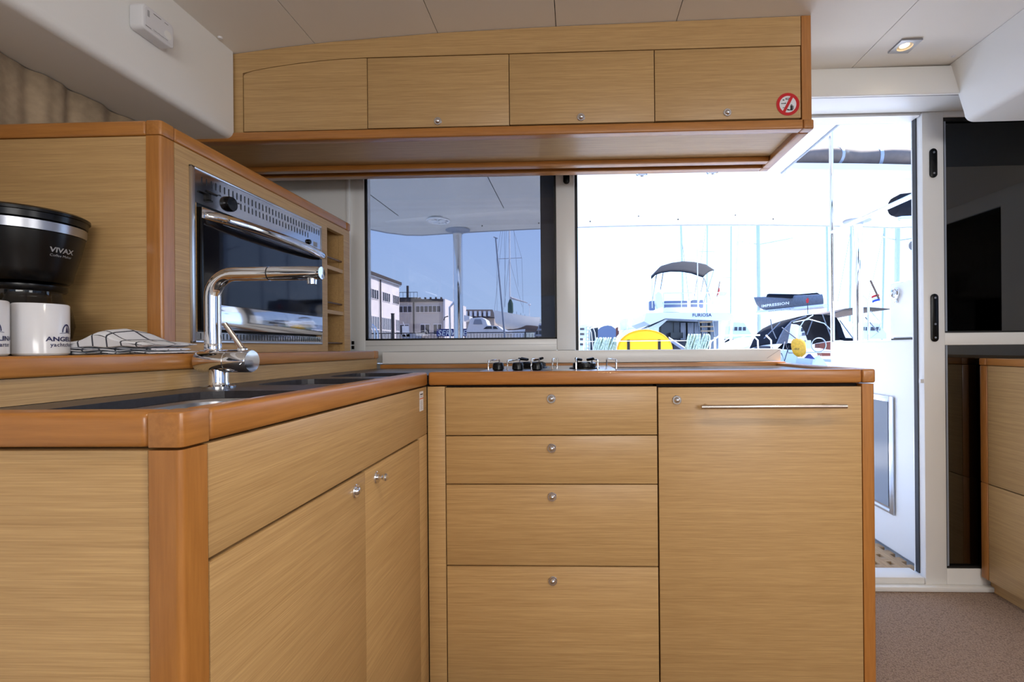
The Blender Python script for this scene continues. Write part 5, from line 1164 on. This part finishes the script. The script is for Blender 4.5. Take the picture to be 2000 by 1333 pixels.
# other masts of moored yachts: each on its own hull
def mast_boat(x0, y0, x1, y1, Y, r, label, m_='mast_alu', spr=None, stays=(), hullx=None):
    A = P(x0, y0, Y); B = P(x1, y1, Y)
    A = A + (A - B).normalized() * ((A.z + 0.2) / max(0.2, (B - A).normalized().z))
    t = thing('moored_yacht', label, 'sailboat', (A.x, Y, -1.0), 'moored yachts across the basin')
    obj('hull', moved(hull_mesh(9.0, 2.9, 0.8, 0.4, 0.4), (A.x, Y - 3.6, -0.8)), 'boat_white', t)
    obj('cabin', box(A.x - 0.8, A.x + 0.8, Y - 1.6, Y + 1.6, -0.1, 0.35), 'boat_white', t, 0.08)
    obj('mast', MB().cyl(A, B, r, n=8), m_, t)
    for s_ in (spr or []): obj('spreader', MB().cyl(P(s_[0], s_[1], Y), P(s_[2], s_[3], Y), 0.022, n=5), 'mast_alu', t)
    for a_, b_ in stays: obj('stay', MB().cyl(P(*a_, Y), P(*b_, Y), 0.012, n=5), 'wire', t)
mast_boat(1334, 590, 1329, 400, 24, 0.055, 'moored yacht whose pale blue mast rises behind the FURIOSA bimini', stays=(((1332, 470), (1346, 590)),))
mast_boat(1380, 610, 1382, 400, 40, 0.055, 'moored yacht with thin mast right of the FURIOSA antenna', spr=((1365, 491, 1396, 492),), stays=(((1380, 440), (1355, 600)),))
mast_boat(1427, 625, 1428, 442, 60, 0.09, 'moored yacht with slim upright mast beside the leaning white mast', spr=((1404, 542, 1445, 543),))
mast_boat(1430, 625, 1445, 400, 26, 0.075, 'moored yacht with thick white mast leaning to the right', 'mast_white')
mast_boat(1617, 600, 1614, 380, 58, 0.12, 'moored yacht whose mast stands just left of the helm rail post')
mast_boat(1724, 600, 1729, 380, 42, 0.08, 'moored yacht with thin mast right of the thick hardtop post', stays=(((1727, 450), (1695, 590)),))
mast_boat(1751, 600, 1754, 380, 18, 0.085, 'moored yacht with broad mast above the helm box', spr=((1722, 462, 1752, 470), (1752, 470, 1780, 466)))
mast_boat(1660, 600, 1664, 380, 34, 0.075, 'moored yacht with mast just left of the thick hardtop post', stays=(((1662, 450), (1636, 590)),))
# hangar and small craft between window edge and yellow cover
hg = thing('hangar', 'dark round-roofed hangar on the far shore', 'building', P(1185, 665, 90))
slab([(1168, 700), (1168, 645), (1173, 640), (1180, 637), (1187, 636), (1194, 637), (1200, 641), (1203, 646), (1203, 700)], 90, 12, 'boat_cushion', 'arched_hall', hg)
slab([(1152, 700), (1152, 643), (1168, 640), (1170, 700)], 91, 10, 'metal_dark', 'lean_to', hg)
slab([(1203, 700), (1203, 641), (1209, 638), (1209, 700)], 91, 8, 'mahogany', 'annex', hg)
cb = thing('cabin_cruiser', 'white cabin cruiser with clear canopy left of FURIOSA', 'boat', P(1235, 690, 26))
obj('hull', moved(hull_mesh(7, 2.6, 0.9, 0.3, 0.4), (P(1232, 690, 26).x, 25.5, -0.6)), 'boat_white', cb)
slab([(1207, 690), (1212, 656), (1222, 644), (1252, 642), (1262, 656), (1262, 690)], 26.2, 2.5, 'boat_white', 'cabin', cb)
slab([(1211, 645), (1211, 626), (1220, 623), (1254, 623), (1256, 640)], 26.8, 1.2, 'clear_plastic', 'canopy', cb)
for px in (1211, 1225, 1240, 1255): obj('canopy_post', MB().cyl(P(px, 646, 26.7), P(px, 624, 26.7), 0.022, n=5), 'steel', cb)
sbt = thing('dinghy_rack', 'white boat stern with chrome ladder at the window edge', 'boat', P(1148, 690, 9))
slab([(1132, 877), (1132, 636), (1147, 633), (1150, 877)], 9, 0.6, 'boat_white', 'stern', sbt)
for px in (1145, 1152): obj('ladder_rail', MB().tube([P(px, 690, 8.9), P(px, 640, 8.9), P(px + 5, 637, 8.9), P(px + 10, 650, 8.9), P(px + 14, 690, 8.9)], 0.010, 6), 'steel', sbt)
for k in range(6): obj('ladder_step', MB().cyl(P(1145, 645 + 7 * k, 8.9), P(1152, 645 + 7 * k, 8.9), 0.008, n=5), 'steel', sbt)
for k in range(4): slab([(1133, 641 + 10 * k), (1141, 641 + 10 * k), (1141, 645 + 10 * k), (1133, 645 + 10 * k)], 8.98, 0.05, 'window_dark', 'port', sbt)
# row of white motor boats across the basin
for k, (x0, x1, ytop, Y, lab) in enumerate(((1415, 1470, 622, 54, 'distant white motor yacht between FURIOSA and the grey sail bag'), (1500, 1552, 626, 44, 'distant white motor yacht seen under the grey sail bag'), (1556, 1600, 624, 46, 'distant white motor yacht seen through the sprayhood'), (1668, 1735, 622, 24, 'white motor yacht with raked bow left of the helm box'))):
    t = thing('motor_yacht', lab, 'motor yacht', P((x0 + x1) / 2, 690, Y), 'motor yachts across the basin')
    cc = P((x0 + x1) / 2, 680, Y)
    wd = P(x1, 680, Y).x - P(x0, 680, Y).x
    obj('hull', moved(hull_mesh(wd * 1.3, wd * 0.42, 1.5, 0.3, 0.4), (cc.x - wd * 0.6, Y + 1, -0.9), -PI / 2), 'boat_white', t)
    h_ = ytop; w_ = x1 - x0
    slab([(x0 + w_ * .1, 662), (x0 + w_ * .15, h_ + 16), (x0 + w_ * .3, h_ + 8), (x0 + w_ * .7, h_ + 9), (x0 + w_ * .95, h_ + 30), (x0 + w_ * .95, 662)], Y, 2, 'boat_white', 'superstructure', t)
    slab([(x0 + w_ * .25, h_ + 10), (x0 + w_ * .25, h_ + 4), (x0 + w_ * .6, h_ + 4), (x0 + w_ * .66, h_ + 10)], Y + .3, 1.4, 'boat_white', 'flybridge', t)
    for q in range(4): slab([(x0 + w_ * (.2 + .15 * q), h_ + 24), (x0 + w_ * (.21 + .15 * q), h_ + 17), (x0 + w_ * (.31 + .15 * q), h_ + 17), (x0 + w_ * (.31 + .15 * q), h_ + 24)], Y - .05, 0.1, 'window_dark', 'window', t)
